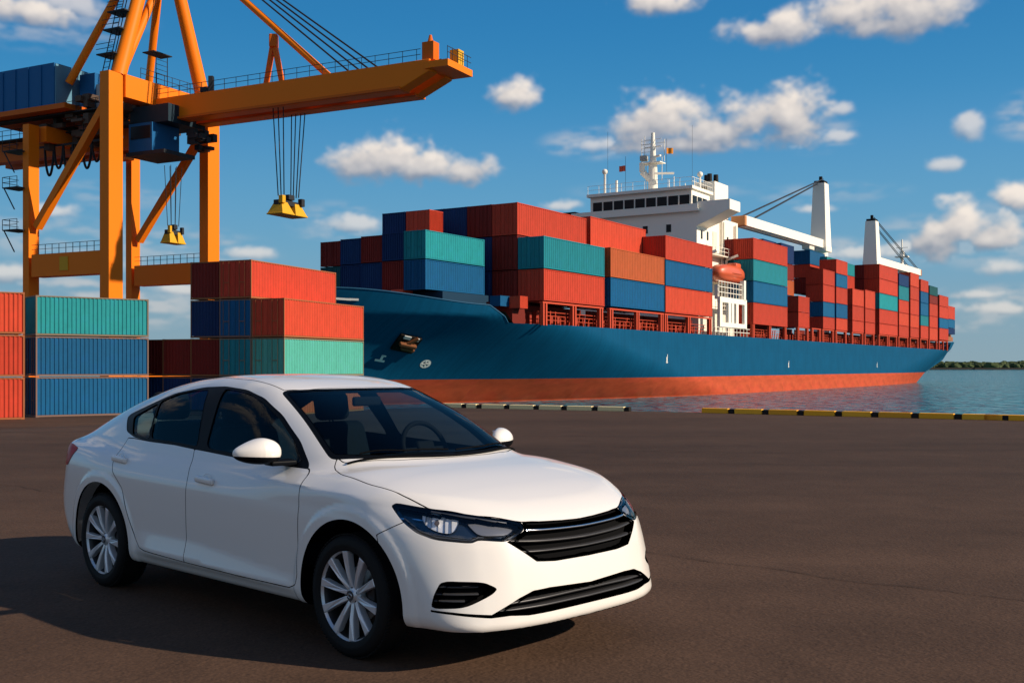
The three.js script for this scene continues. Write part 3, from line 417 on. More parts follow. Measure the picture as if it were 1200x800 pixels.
  const solveU = (px, h) => { let lo = -18.4, hi = 170, fn = u => { const p = shipPos(u, 12 - half(u, h), h); return 600 + 1295 * p[0] / -p[2] - px; }; let a = tipU(h) + 0.05, st = 0.1; while (a < hi && fn(a) < 0) a += st; return a; };
  for (const px of [781, 924, 1028]) { const u = solveU(px, 1.9), G = new MB(); G.add(bm(0.22, 0.62)).add(bm(0.42, 0.09).translate(0, -0.22, 0)).add(bm(0.09, 0.3).translate(0.12, 0.42, 0)); mark(u, px === 781 ? 2.2 : 1.75, G.geo(), white, 'draught_mark'); }
  { const u = solveU(498, 1.75); const ring = new THREE.RingGeometry(0.28, 0.47, 28); const o = mark(u, 1.75, ring, white, 'thruster_sign'); const X = new MB(); for (const a of [0.3, 1.87]) X.add(new THREE.BoxGeometry(0.13, 0.72, 0.02).rotateZ(a)); mesh('thruster_cross', X.geo(), white, o); }
  { const u = solveU(444, 2.1); const G = new MB(); G.add(bm(0.85, 0.2)).add(bm(0.22, 0.5).translate(0.05, 0.32, 0)).add(bm(0.36, 0.14).translate(0.15, 0.52, 0)); mark(u, 2.0, G.geo(), white, 'bulb_sign'); }
  { const u = solveU(477, 3.6); const G = new THREE.BoxGeometry(1.9, 1.75, 0.4); const o = mark(u, 3.4, G, std(0.012, 0.008, 0.006, 0.9), 'anchor_pocket'); const A = new MB(); A.rbox(0.05, 0.05, 0.32, 1.5, 0.34, 0.36, 0.08).rbox(0.28, -0.38, 0.30, 1.2, 0.3, 0.3, 0.08).bar([-0.1, 0.1, 0.3], [0.5, 0.95, 0.3], 0.22); mesh('anchor', A.geo(), std(0.16, 0.06, 0.025, 0.8), o); const B = new MB(); B.rbox(-0.35, 0.74, 0.23, 0.62, 0.34, 0.1, 0.03).rbox(0.55, 0.74, 0.23, 0.34, 0.34, 0.1, 0.03); mesh('fender_pad', B.geo(), std(0.42, 0.43, 0.42, 0.6), o); }
  { const F = new MB(); for (const [a, b] of [[-16.5, -14.2], [-15.8, -14.6]]) { const p = onHull(a, 6.6, 0.04), q = onHull(b, 6.5, 0.04); F.bar(p, q, 0.08, 0.16); } F.build('fairlead', std(0.45, 0.46, 0.45, 0.5), ship); }
  // forecastle gear
  mesh('breakwater', new THREE.BoxGeometry(6.4, 1.5, 11).translate(-5.2, 6.6, -9.6), std(0.008, 0.035, 0.07, 0.7), ship); mesh('breakwater', new THREE.BoxGeometry(2.0, 1.85, 20).translate(-1.3, 5.9, -11.6), shipDarkRed, ship);
  const fg = new MB(); fg.rbox(-9.5, 7.1, -7.2, 1.4, 0.8, 1.2, 0.1).rbox(-12, 7.0, -9, 1.0, 0.9, 1.8, 0.1).tube([-7.5, 5.9, -7], [-7.5, 7.4, -7], 0.12); fg.build('windlass', shipRed, ship);
}
// container stacks: outer rows, from bow to stern: [u0, length, v, heights up from the first base, colours bottom to top]
const ord = ['zeroth', 'first', 'second', 'third', 'fourth', 'fifth', 'sixth', 'seventh', 'eighth', 'ninth', 'tenth', 'eleventh', 'twelfth', 'thirteenth', 'fourteenth'];
function shipStack(u, L, v, W, hs, colours, where, kind, ends = 'door', tier0 = 1, n = colours.length) {
  colours.forEach((c, i) => { const H = hs[i + 1] - hs[i]; const t = tier0 + i, lab = `${c} container, ${t === n + tier0 - 1 && n > 1 ? 'topmost' : t === tier0 && tier0 === 1 ? 'lowest' : ord[t] + ' tier up'} in ${where}`; container(kind, c, shipPos(u, v, hs[i] + 0.02), SHIPTURN, [L, H - 0.06, W], Array.isArray(ends) ? ends[i] : ends, lab, 'containers stacked on the ship'); });
}
const r2 = 2.48;
shipStack(0, 10.7, 0, r2, [6.92, 9.56, 12.25], ['red', 'teal'], 'the big foremost stack right behind the blue bow', 'big');
shipStack(0, 12, 2.55, r2, [6.92, 9.56, 12.45, 15.18], ['dark red', 'dark red', 'red'], 'the second row inboard of the foremost teal container', 'big');
shipStack(0, 12, 5.1, r2, [6.92, 9.56, 12.45, 15.2], ['dark blue', 'dark blue', 'dark red'], 'the third row inboard behind the forecastle containers', 'big', ['door', 'plain', 'door']);
shipStack(0, 12, 7.65, r2, [12.45, 15.2], ['dark blue'], 'the fourth row inboard, above the teal bow container', 'big', 'plain', 3, 2);
shipStack(0, 12, 10.2, r2, [12.45, 15.2], ['dark blue'], 'the fifth row inboard, above the teal bow container', 'big', 'plain', 3, 2);
// short bay on the forecastle
shipStack(-10, 8.1, 4.55, 2.08, [7.4, 9.74, 12.0], ['blue', 'teal'], 'the pair nearest the bow on the forecastle', 'small');
shipStack(-10, 8.1, 6.68, 2.08, [7.4, 9.74, 11.95], ['dark red', 'dark blue'], 'the forecastle row beside the teal container end', 'small', 'plain');
shipStack(-10, 8.1, 8.81, 2.08, [7.4, 9.7, 11.85], ['dark blue', 'dark red'], 'the third forecastle row from the side', 'small', 'plain');
shipStack(-10, 8.1, 10.94, 2.08, [7.4, 9.65, 11.75], ['dark blue', 'dark blue'], 'the fourth forecastle row from the side', 'small', 'plain');
shipStack(-10, 8.1, 13.07, 2.08, [7.4, 9.6, 11.65], ['dark teal', 'dark red'], 'the forecastle row farthest left, above the quay stack', 'small', 'door');
shipStack(-3.8, 1.9, 8.75, 2.45, [12.05, 14.6], ['red'], 'the upper bow rows with a sunlit sliver', 'small', 'door', 3, 2);
shipStack(-3.8, 8, 11.3, 2.45, [12.05, 14.6], ['dark blue'], 'the upper bow rows, tallest at the left', 'small', 'plain', 3, 2);
shipStack(-3.6, 2.6, 1.9, 1.0, [6.35, 7.25], ['blue'], 'the little low row behind the bow bulwark', 'far', 'plain', 1, 2);
shipStack(-2.4, 1.2, 0.8, 1.0, [6.2, 7.25], ['red'], 'the little low row behind the bow bulwark', 'far', 'plain', 1, 2);
// second and third bays before the bridge
shipStack(11.9, 11.7, 0, r2, [7.0, 9.66, 12.4], ['blue', 'orange'], 'the second big stack behind the bow', 'big');
shipStack(12.8, 11.9, 2.55, r2, [12.45, 15.5], ['red'], 'the long second row above the orange container', 'big', 'plain', 3, 2);
shipStack(12.8, 11.9, 2.55, r2, [7.0, 9.66, 12.4], ['dark red', 'dark red'], 'the row behind the blue and orange pair', 'big', 'plain', 1, 3);
shipStack(23.9, 12.3, 0, r2, [6.95, 9.63, 12.25, 14.7], ['red', 'blue', 'red'], 'the stack just ahead of the white bridge', 'big', 'plain');
shipStack(23.9, 12.3, 2.55, r2, [12.25, 14.7], ['dark red'], 'the second row just ahead of the white bridge', 'big', 'plain', 3, 2);
shipStack(23.9, 12.3, 5.1, r2, [12.25, 14.7], ['dark blue'], 'the third row just ahead of the white bridge', 'big', 'plain', 3, 2);
// aft of the bridge
const W6 = 2.48;
shipStack(49.1, 12.6, 0, W6, [6.62, 9.22, 11.81, 14.4, 16.95], ['red', 'blue', 'teal', 'red'], 'the tall stack right behind the orange lifeboat', 'big', ['plain', 'door', 'door', 'plain']);
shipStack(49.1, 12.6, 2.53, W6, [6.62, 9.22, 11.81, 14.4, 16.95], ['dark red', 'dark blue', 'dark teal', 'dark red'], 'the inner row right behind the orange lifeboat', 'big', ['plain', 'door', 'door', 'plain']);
const aft = (u, L, hs, cols, name, v = 0, ends = 'plain', t0 = 1, n) => shipStack(u, L, v, W6, hs, cols, name, 'far', ends, t0, n);
aft(66.2, 4.8, [6.8, 8.83, 10.97], ['red', 'red'], 'the short pair aft of the tall lifeboat stack');
aft(67, 5.4, [6.8, 9, 11.3, 13.4, 15.6, 18.2], ['dark blue', 'dark blue', 'orange', 'dark red', 'dark blue'], 'the inner stack under the first deck crane', 2.6);
aft(67, 5.4, [12.2, 14.6, 17.0, 18.9], ['dark red', 'dark red', 'dark blue'], 'the third row under the first deck crane', 5.1, 'plain', 3);
aft(77.3, 5.7, [6.9, 8.63, 10.74, 13.18, 15.35], ['red', 'blue', 'red', 'red'], 'the first short stack below the crane jib');
aft(84.2, 7.5, [12.4, 14.74, 16.76, 18.86], ['dark red', 'red', 'blue'], 'the raised row behind the crane foot', 4, 'plain', 3);
aft(83.8, 5.9, [6.9, 8.71, 10.82, 13.23, 15.17, 17.28], ['red', 'blue', 'red', 'blue', 'red'], 'the five-high stack below the crane foot');
aft(89.4, 4.3, [13.9, 16.22, 18.29], ['red', 'teal'], 'the inner row above the crane foot stacks', 3, 'plain', 4);
aft(92.5, 6.6, [6.88, 8.65, 10.92, 13.53], ['red', 'red', 'red'], 'the all-red stack nearer the bow between the cranes');
aft(100.2, 4.7, [12.0, 14.03, 16.21, 18.17], ['dark red', 'red', 'teal'], 'the inner row between the two deck cranes', 3, 'plain', 4);
aft(99.9, 6.1, [6.8, 8.64, 10.8, 13.77], ['red', 'red', 'red'], 'the all-red stack nearer the stern between the cranes');
shipStack(108.8, 12.7, 0, W6, [6.9, 8.73, 11.13, 13.76, 16.16, 18.55], ['red', 'red', 'teal', 'red', 'red'], 'the wide stack at the second crane', 'far', 'plain');
shipStack(108.8, 12.7, 2.53, W6, [11.13, 13.76, 16.16, 18.55], ['dark red', 'dark red', 'dark red'], 'the second row beside the second crane', 'far', 'door', 3);
shipStack(108.8, 12.7, 5.06, W6, [13.76, 16.16, 18.55], ['dark red', 'dark red'], 'the third row beside the second crane', 'far', 'door', 4);
aft(122.5, 7.5, [6.88, 8.83, 11.13, 13.39, 15.85, 17.95], ['red', 'red', 'red', 'teal', 'dark blue'], 'the stack aft of the wide five-high one');
aft(122.5, 7.5, [17.97, 19.1], ['light blue'], 'the inner row below the second jib', 2.6, 'plain', 6);
aft(131.3, 7.0, [6.94, 8.74, 11.13, 13.92, 16.3, 18.83], ['red', 'red', 'red', 'red', 'red'], 'the all-red stack under the crane jib end');
aft(139.8, 6.8, [6.9, 9.38, 11.31, 13.72, 15.86, 18.13], ['red', 'teal', 'blue', 'blue', 'red'], 'the fourth stack from the stern');
aft(147.7, 7.6, [6.81, 9.24, 11.53, 13.95, 15.61, 17.44], ['red', 'red', 'red', 'dark red', 'dark teal'], 'the third stack from the stern');
aft(157.0, 9.1, [7.01, 9.42, 11.48, 13.89, 16.13], ['red', 'blue', 'red', 'red'], 'the second stack from the stern');
aft(158.5, 7, [13.9, 16.1, 17.9], ['dark red', 'teal'], 'the inner row, second stack from the stern', 3, 'plain', 4);
aft(168.0, 8.4, [8.52, 9.85, 11.72, 14.51], ['dark blue', 'blue', 'red'], 'the very last stack at the stern', 0.6);
// red lashing frames under the outer containers
{ const bays = [[0, 10.7], [11.9, 11.8], [23.9, 12.4], [49.1, 12.6], [66.2, 4.8], [72.4, 4.2], [77.3, 5.7], [83.8, 5.9], [92.5, 6.6], [99.9, 6.1], [108.8, 6.3], [115.4, 6.1], [122.5, 7.5], [131.3, 7], [139.8, 6.8], [147.7, 7.6], [157, 9.1]];
  bays.forEach(([u, L], i) => { const f = new THREE.Group(); f.name = 'lashing_frame'; ship.add(f); f.position.set(u, DECK - 0.1, 0); const H = BASE - DECK + 0.06, n = L > 9 ? 2 : 1;
    for (let k = 0; k <= n; k++) for (const d of k === 0 ? [0.18, 0.62] : k === n ? [-0.62, -0.18] : [-0.22, 0.22]) mesh('post', new THREE.BoxGeometry(0.22, H, 0.3).translate(clamp(k / n * L + d, 0.1, L - 0.1), H / 2, -0.25), shipRed, f);
    mesh('beam', new THREE.BoxGeometry(L, 0.14, 0.34).translate(L / 2, H - 0.07, -0.26), shipRed, f);
    mesh('coaming', new THREE.BoxGeometry(L, H - 0.2, 0.2).translate(L / 2, H / 2 - 0.1, -2.5), shipDarkRed, f);
    const R = new MB(); for (const h of [0.5, 0.85, 1.15]) R.bar([0.3, h, -0.75], [L - 0.3, h, -0.75], 0.05); for (let x = 0.6; x < L - 0.3; x += 0.85) R.bar([x, 0, -0.75 - 0.2 * ((x * 7) % 1)], [x, 0.7 + 0.6 * hash2(Math.round(x * 10), i, 3), -0.75], 0.09); mesh('handrail', R.geo(), shipRed, f);
    const S = new MB(); for (let x = 0.9; x < L - 0.3; x += 1.15) S.box(x, 0.55 + 0.2 * hash2(Math.round(x * 9), i, 8), -2.0, 0.28 + 0.3 * hash2(Math.round(x * 7), i, 4), 1.0, 0.4); mesh('vent_trunk', S.geo(), std(0.30, 0.04, 0.022, 0.7), f);
  });
}
// superstructure
{ const S = new THREE.Group(); S.name = 'bridge_tower'; ship.add(S); const u0 = 41.4;
  const box = (n, a, b, m = shipW, p = S) => mesh(n, new THREE.BoxGeometry(b[0] - a[0], b[1] - a[1], b[2] - a[2]).translate((a[0] + b[0]) / 2, (a[1] + b[1]) / 2, -(a[2] + b[2]) / 2), m, p);
  box('accommodation_block', [u0, 5, 4], [54.5, 19.45, 20]); box('bridge_deck', [u0 - 0.5, 19.45, 3.6], [49.5, 19.75, 20.4]);
  const wh = box('wheelhouse', [u0 + 0.1, 19.75, 4.7], [47, 22.1, 17.9]); box('wheelhouse_roof', [u0 - 0.35, 22.1, 4.4], [47.4, 22.45, 18.2]); box('bridge_front_rail', [u0 - 0.45, 19.75, 3.7], [u0 - 0.38, 20.3, 20.3]);
  const win = (a, b) => { const w = box('window', a, b, winDark, wh); return w; };
  for (let i = 0; i < 9; i++) { const v = 4.95 + i * 1.42; win([u0 + 0.04, 20.35, v], [u0 + 0.16, 21.45, v + 1.22]); }
  for (let i = 0; i < 3; i++) win([u0 + 0.4 + i * 1.5, 20.45, 4.63], [u0 + 1.6 + i * 1.5, 21.4, 4.75]);
  for (const [v, w] of [[7.2, 0.5], [10.2, 0.5], [13.0, 0.5]]) box('porthole_window', [u0 - 0.03, 17.25, v], [u0 + 0.05, 18.15, v + w + 0.12], winDark);
  // side face: doors, pipes, ladder lines
  for (const [u, h] of [[42.6, 16.4], [44.4, 16.4], [43.2, 12.6], [47.4, 12.6], [51, 12.6], [50.8, 16.4], [43.4, 9.3], [49.6, 9.3]]) box('side_window', [u, h, 3.95], [u + 0.42, h + 1.0, 4.03], winDark);
  box('side_door', [46.2, 15.2, 3.93], [47.4, 17.6, 4.02], shipWd); for (const h of [8.2, 11.4, 14.6]) box('side_gallery', [u0 + 0.3, h, 2.9], [54.4, h + 0.14, 4], shipWd);
  const rail = new MB(); for (const h of [8.34, 11.54, 14.74]) { for (const d of [0.45, 0.9]) rail.bar([u0 + 0.3, h + d, -2.95], [54.4, h + d, -2.95], 0.05); for (let u = u0 + 0.3; u < 54.5; u += 1.4) rail.bar([u, h, -2.95], [u, h + 0.9, -2.95], 0.05); } rail.build('gallery_rail', shipW, S);
  const pipes = new MB(); for (const u of [48.6, 49.2, 53.2]) pipes.tube([u, 6, -3.8], [u, 19, -3.8], 0.14, 8); pipes.build('pipe', shipWd, S);
  // bridge wing: a tapered beam out to the ship's side
  for (const sd of [1, -1]) { const sh = new THREE.Shape(); [[0, 20.55], [4, 20.55], [4.0, 17.8], [2.6, 18.3], [0.3, 19.35], [0, 19.4]].forEach(([v, h], i) => i ? sh.lineTo(v, h) : sh.moveTo(v, h)); const g = new THREE.ExtrudeGeometry(sh, { depth: 3.3, bevelEnabled: false }); g.rotateY(Math.PI / 2); if (sd < 0) { g.scale(1, 1, -1); g.translate(0, 0, -24); const ix = g.index; } g.translate(u0 - 0.02, 0, 0); mesh('bridge_wing', g, shipW, S); }
  // funnel and mast
  const fn = new THREE.Group(); fn.name = 'funnel'; S.add(fn); const fx = 53.6, fv = 8.2;
  box('casing', [fx, 19, fv - 1.5], [fx + 4.6, 24.9, fv + 1.3], shipW, fn); box('vent_panel', [fx - 0.05, 21.6, fv - 0.5], [fx + 0.02, 24.3, fv + 0.35], std(0.42, 0.33, 0.2, 0.6), fn); box('casing', [fx + 0.1, 19, fv + 1.3], [fx + 2.6, 24.2, fv + 2.6], shipW, fn);
  for (const [a, b] of [[0.8, -0.5], [1.5, 0.2], [1.9, -0.9]]) mesh('exhaust_pipe', new THREE.CylinderGeometry(0.3, 0.34, 1.2, 14).translate(fx + a, 25.4, -(fv + b)), black, fn);
  const M = new THREE.Group(); M.name = 'radar_mast'; S.add(M); const mu = 45, mv = 11.2;
  const mm = new MB(); mm.tube([mu, 22.4, -mv], [mu, 26.4, -mv], 0.6, 12, 0.5).tube([mu, 26.2, -mv], [mu, 29.9, -mv], 0.42, 10, 0.22).tube([mu - 0.5, 25.2, -mv - 1.2], [mu, 23.9, -mv], 0.4, 8).tube([mu - 0.5, 25.2, -mv - 1.2], [mu - 0.5, 26.3, -mv - 1.2], 0.36, 8).box(mu, 26.2, -mv, 1.6, 0.12, 2.6).box(mu, 28.2, -mv, 0.2, 0.08, 2.2); mesh('mast_pole', mm.geo(), shipW, M);
  mesh('radar_scanner', new THREE.BoxGeometry(0.3, 0.22, 2.4).rotateY(0.5).translate(mu - 0.3, 24.8, -mv + 1.6), shipW, M); mesh('radar_scanner', new THREE.BoxGeometry(0.25, 0.2, 1.6).rotateY(-0.4).translate(mu, 27.0, -mv + 0.4), shipW, M);
  const my = new MB(); for (const [h, w] of [[28.6, 1.6], [29.1, 1.1]]) my.bar([mu, h, -mv - w], [mu, h, -mv + w], 0.05); for (const [v, h0, h1] of [[-1.5, 26.2, 29.3], [-1.1, 27.0, 29.6], [1.5, 26.3, 29.0], [1.2, 24, 27.2], [-0.9, 23, 27.4]]) my.bar([mu, h0, -mv + v], [mu, h1, -mv + v], 0.06); for (let h = 26.3; h < 29; h += 0.45) my.bar([mu, h, -mv - 1.5], [mu, h, -mv - 0.3], 0.04); mesh('mast_yard', my.geo(), shipW, M);
  mesh('lamp_platform', new THREE.BoxGeometry(0.9, 0.6, 0.7).translate(mu, 26.9, -mv - 1.2), std(0.4, 0.38, 0.34, 0.6), M);
  const an = new MB(); for (const [u, v, h] of [[42, 16.2, 25.2], [42, 14.6, 24.0], [46, 9.5, 24.2], [46.3, 9.0, 24.6], [46.4, 8.3, 24.0], [46, 7.4, 23.6], [46, 6.2, 24.0], [51, 6.6, 24.3]]) an.tube([u, 22.4, -v], [u, h, -v], u === 42 ? 0.16 : 0.05, 6); an.add(new THREE.SphereGeometry(0.34, 14, 10).translate(42, 25.2, -16.2)).add(new THREE.SphereGeometry(0.36, 14, 10).translate(52, 25.6, -8.0)).tube([52, 20, -8.0], [52, 25.6, -8.0], 0.12, 6); an.build('antenna', shipW, S);
  const wh2 = new MB(); for (const [u, v, h] of [[42, 15.8, 31], [46, 6.5, 31.5]]) wh2.tube([u, 22.4, -v], [u, h - 1, -v], 0.016, 5); wh2.build('whip_antenna', wire, S);
  const rr = new MB(); for (const [a, b] of [[[u0 - 0.2, 4.5], [u0 - 0.2, 18.1]], [[u0 - 0.2, 4.5], [47.3, 4.5]]]) { for (const d of [0.5, 1.0]) rr.bar([a[0], 22.45 + d, -a[1]], [b[0], 22.45 + d, -b[1]], 0.035); const n = 9; for (let i = 0; i <= n; i++) { const x = lerp(a[0], b[0], i / n), v = lerp(a[1], b[1], i / n); rr.bar([x, 22.45, -v], [x, 23.45, -v], 0.035); } } rr.build('roof_rail', shipW, S);
  // boarding platform by the ship's side
  const g = new THREE.Group(); g.name = 'boarding_gate'; ship.add(g); const gb = (a, b, m = shipW, n = 'gate_frame') => box(n, a, b, m, g);
  gb([38.6, 8.75, 0.05], [47, 9.35, 0.4]); gb([38.6, 6.0, 0.05], [47, 6.5, 0.4]); for (const u of [38.6, 41.2, 43.6, 46.3]) gb([u, 6.4, 0.06], [u + 0.75, 8.8, 0.38]); gb([42.2, 6.4, 0.06], [42.9, 8.8, 0.36]);
  const gr = new MB(); for (const h of [9.9, 10.5, 11.1]) gr.bar([38.7, h, -0.3], [46.9, h, -0.3], 0.07); for (let u = 38.8; u < 47; u += 0.9) gr.bar([u, 9.3, -0.3], [u, 11.2, -0.3], 0.07); gr.box(46.4, 10.4, -0.3, 0.6, 2.4, 0.5).box(39, 9.9, -0.6, 0.4, 1.6, 0.4); for (let u = 37.5; u < 48.5; u += 1.1) gr.bar([u, 5, -0.2], [u, 6, -0.2], 0.06); gr.bar([37.3, 5.95, -0.2], [48.3, 5.95, -0.2], 0.06).bar([37.3, 5.5, -0.2], [48.3, 5.5, -0.2], 0.06); mesh('gate_rail', gr.geo(), shipW, g);
  box('deck_house', [37.6, 5, 2.2], [48.6, 8.2, 4], shipWd, S); const dv = new MB(); for (const u of [42.3, 49.2]) dv.bar([u, 8, -3.4], [u, 14.4, -3.4], 0.3).bar([u, 14.4, -3.4], [u, 14.9, -1.9], 0.3); dv.build('davit', shipW, S);
}
// lifeboat hanging in its davits
{ const o = thing('lifeboat', 'orange enclosed lifeboat hanging beside the white bridge of the ship', 'lifeboat', shipPos(45.6, 1.9, 12.35), SHIPTURN); const m = phys(0.62, 0.10, 0.03, 0.4, { clearcoat: 0.4 });
  const g = new THREE.SphereGeometry(1, 36, 24), P = g.attributes.position; for (let i = 0; i < P.count; i++) { const x = P.getX(i), y = P.getY(i), z = P.getZ(i), e = v => Math.sign(v) * Math.pow(Math.abs(v), 0.75); P.setXYZ(i, e(x) * 4.0, y > 0 ? e(y) * 1.12 : e(y) * 1.05, e(z) * 1.25 * (y < -0.2 ? 0.88 : 1)); } g.computeVertexNormals(); mesh('hull', g, m, o);
  const c = new RoundedBoxGeometry(1.6, 0.7, 1.3, 3, 0.2); c.translate(2.0, 1.1, 0); mesh('cabin', c, m, o); const st = new THREE.TorusGeometry(1, 0.03, 6, 48); st.rotateX(Math.PI / 2); st.scale(4.02, 2, 1.28); mesh('fender_strip', st, std(0.35, 0.06, 0.02, 0.6), o); }
// deck cranes
{ const dk = (u, v, hTop, hFoot, jib, topL, k) => { const c = new THREE.Group(); c.name = 'deck_crane'; ship.add(c); const b = (n, x, y, z, sx, sy, sz, m = shipW) => mesh(n, new RoundedBoxGeometry(sx, sy, sz, 2, 0.1).translate(x, y, z), m, c);
    const tw = new THREE.CylinderGeometry(0.72, 1, 1, 4, 1).rotateY(Math.PI / 4); const h = hTop - hFoot; tw.scale(2.1, h, 1.75); tw.translate(u, hFoot + h / 2, -v); tw.computeVertexNormals(); mesh('tower', tw.toNonIndexed(), shipW, c).geometry.computeVertexNormals();
    b('tower_cap', u, hTop + 0.1, -v, 1.9, 0.6, 1.6, black); b('sheave', u, hTop + 0.7, -v, 0.4, 0.9, 0.5, black);
    mesh('pedestal', new THREE.CylinderGeometry(1.1, 1.3, hFoot - 5, 20).translate(u, (hFoot + 5) / 2 - 0.4, -v), shipW, c); b('slewing_ring', u, hFoot - 0.2, -v, 3.0, 0.9, 2.6);
    const J = new MB(); J.bar([u + Math.sign(jib) * 0.6, hFoot + 0.5, -v + 0.6], [u + jib, topL, -v + 0.6], 0.55, 1.25).bar([u + Math.sign(jib) * 0.6, hFoot + 0.5, -v - 0.6], [u + jib, topL, -v - 0.6], 0.55, 1.25); mesh('jib', J.geo(), shipW, c); b('jib_head', u + jib, topL - 0.05, -v, 0.7, 1.3, 1.9, std(0.45, 0.20, 0.08, 0.6)); b('jib_winch', u + jib * 0.18, hFoot - 0.4, -v, 2.4, 0.9, 1.2, shipWd);
    for (const z of [-0.5, -0.2, 0.2, 0.5]) { const w = new MB(); w.tube([u, hTop + (z > 0 ? 0.7 : 0.2), -v + z * 0.8], [u + jib * (z > 0 ? 0.99 : 0.86), topL + 0.6, -v + z], 0.07, 5); mesh('luffing_cable', w.geo(), wire, c); }
    if (k === 0) { b('cab_window', u - 0.98, hFoot + 4.4, -v - 0.1, 0.3, 2.3, 1.1, black); } };
  dk(93.6, 5.2, 30.0, 20.0, -35.5, 20.3, 0); dk(124.6, 5.2, 27.6, 20.2, 36, 21.0, 1); 
  const am = new THREE.Group(); am.name = 'stern_mast'; ship.add(am); const G = new MB(); G.tube([160, 9, -8], [160, 24.4, -8], 0.5, 8, 0.3).tube([160, 24, -8], [160, 28, -8], 0.14, 6).box(160, 24.4, -8, 1.6, 0.2, 2.6).box(160, 22.6, -8, 1.2, 0.2, 2.0).bar([160, 26.3, -9.2], [160, 26.3, -6.8], 0.1).box(160, 25, -8, 0.8, 1.0, 0.8); mesh('mast_pole', G.geo(), shipW, am);
}
// signal flags on the mast halyards
{ const fl = (u, v, h, label, c, turn) => { const o = thing('signal_flag', label, 'flag', shipPos(u, v, h), turn); const g = new THREE.PlaneGeometry(0.85, 0.7, 8, 4), P = g.attributes.position; for (let i = 0; i < P.count; i++) P.setZ(i, 0.09 * Math.sin(P.getX(i) * 8)); g.computeVertexNormals(); g.translate(0.42, 0.35, 0); mesh('cloth', g, std(...c, 0.8), o); const w = new MB(); w.tube([0, -2.4, 0], [0, 1.8, 0], 0.02, 5); mesh('halyard', w.geo(), wire, o); };
  fl(45, 9.4, 27.2, 'small orange flag hanging right of the ship radar mast', [0.6, 0.22, 0.03], 0.2); fl(44, 14.4, 25.4, 'small red flag hanging left of the ship radar mast', [0.5, 0.09, 0.05], 2.6); }
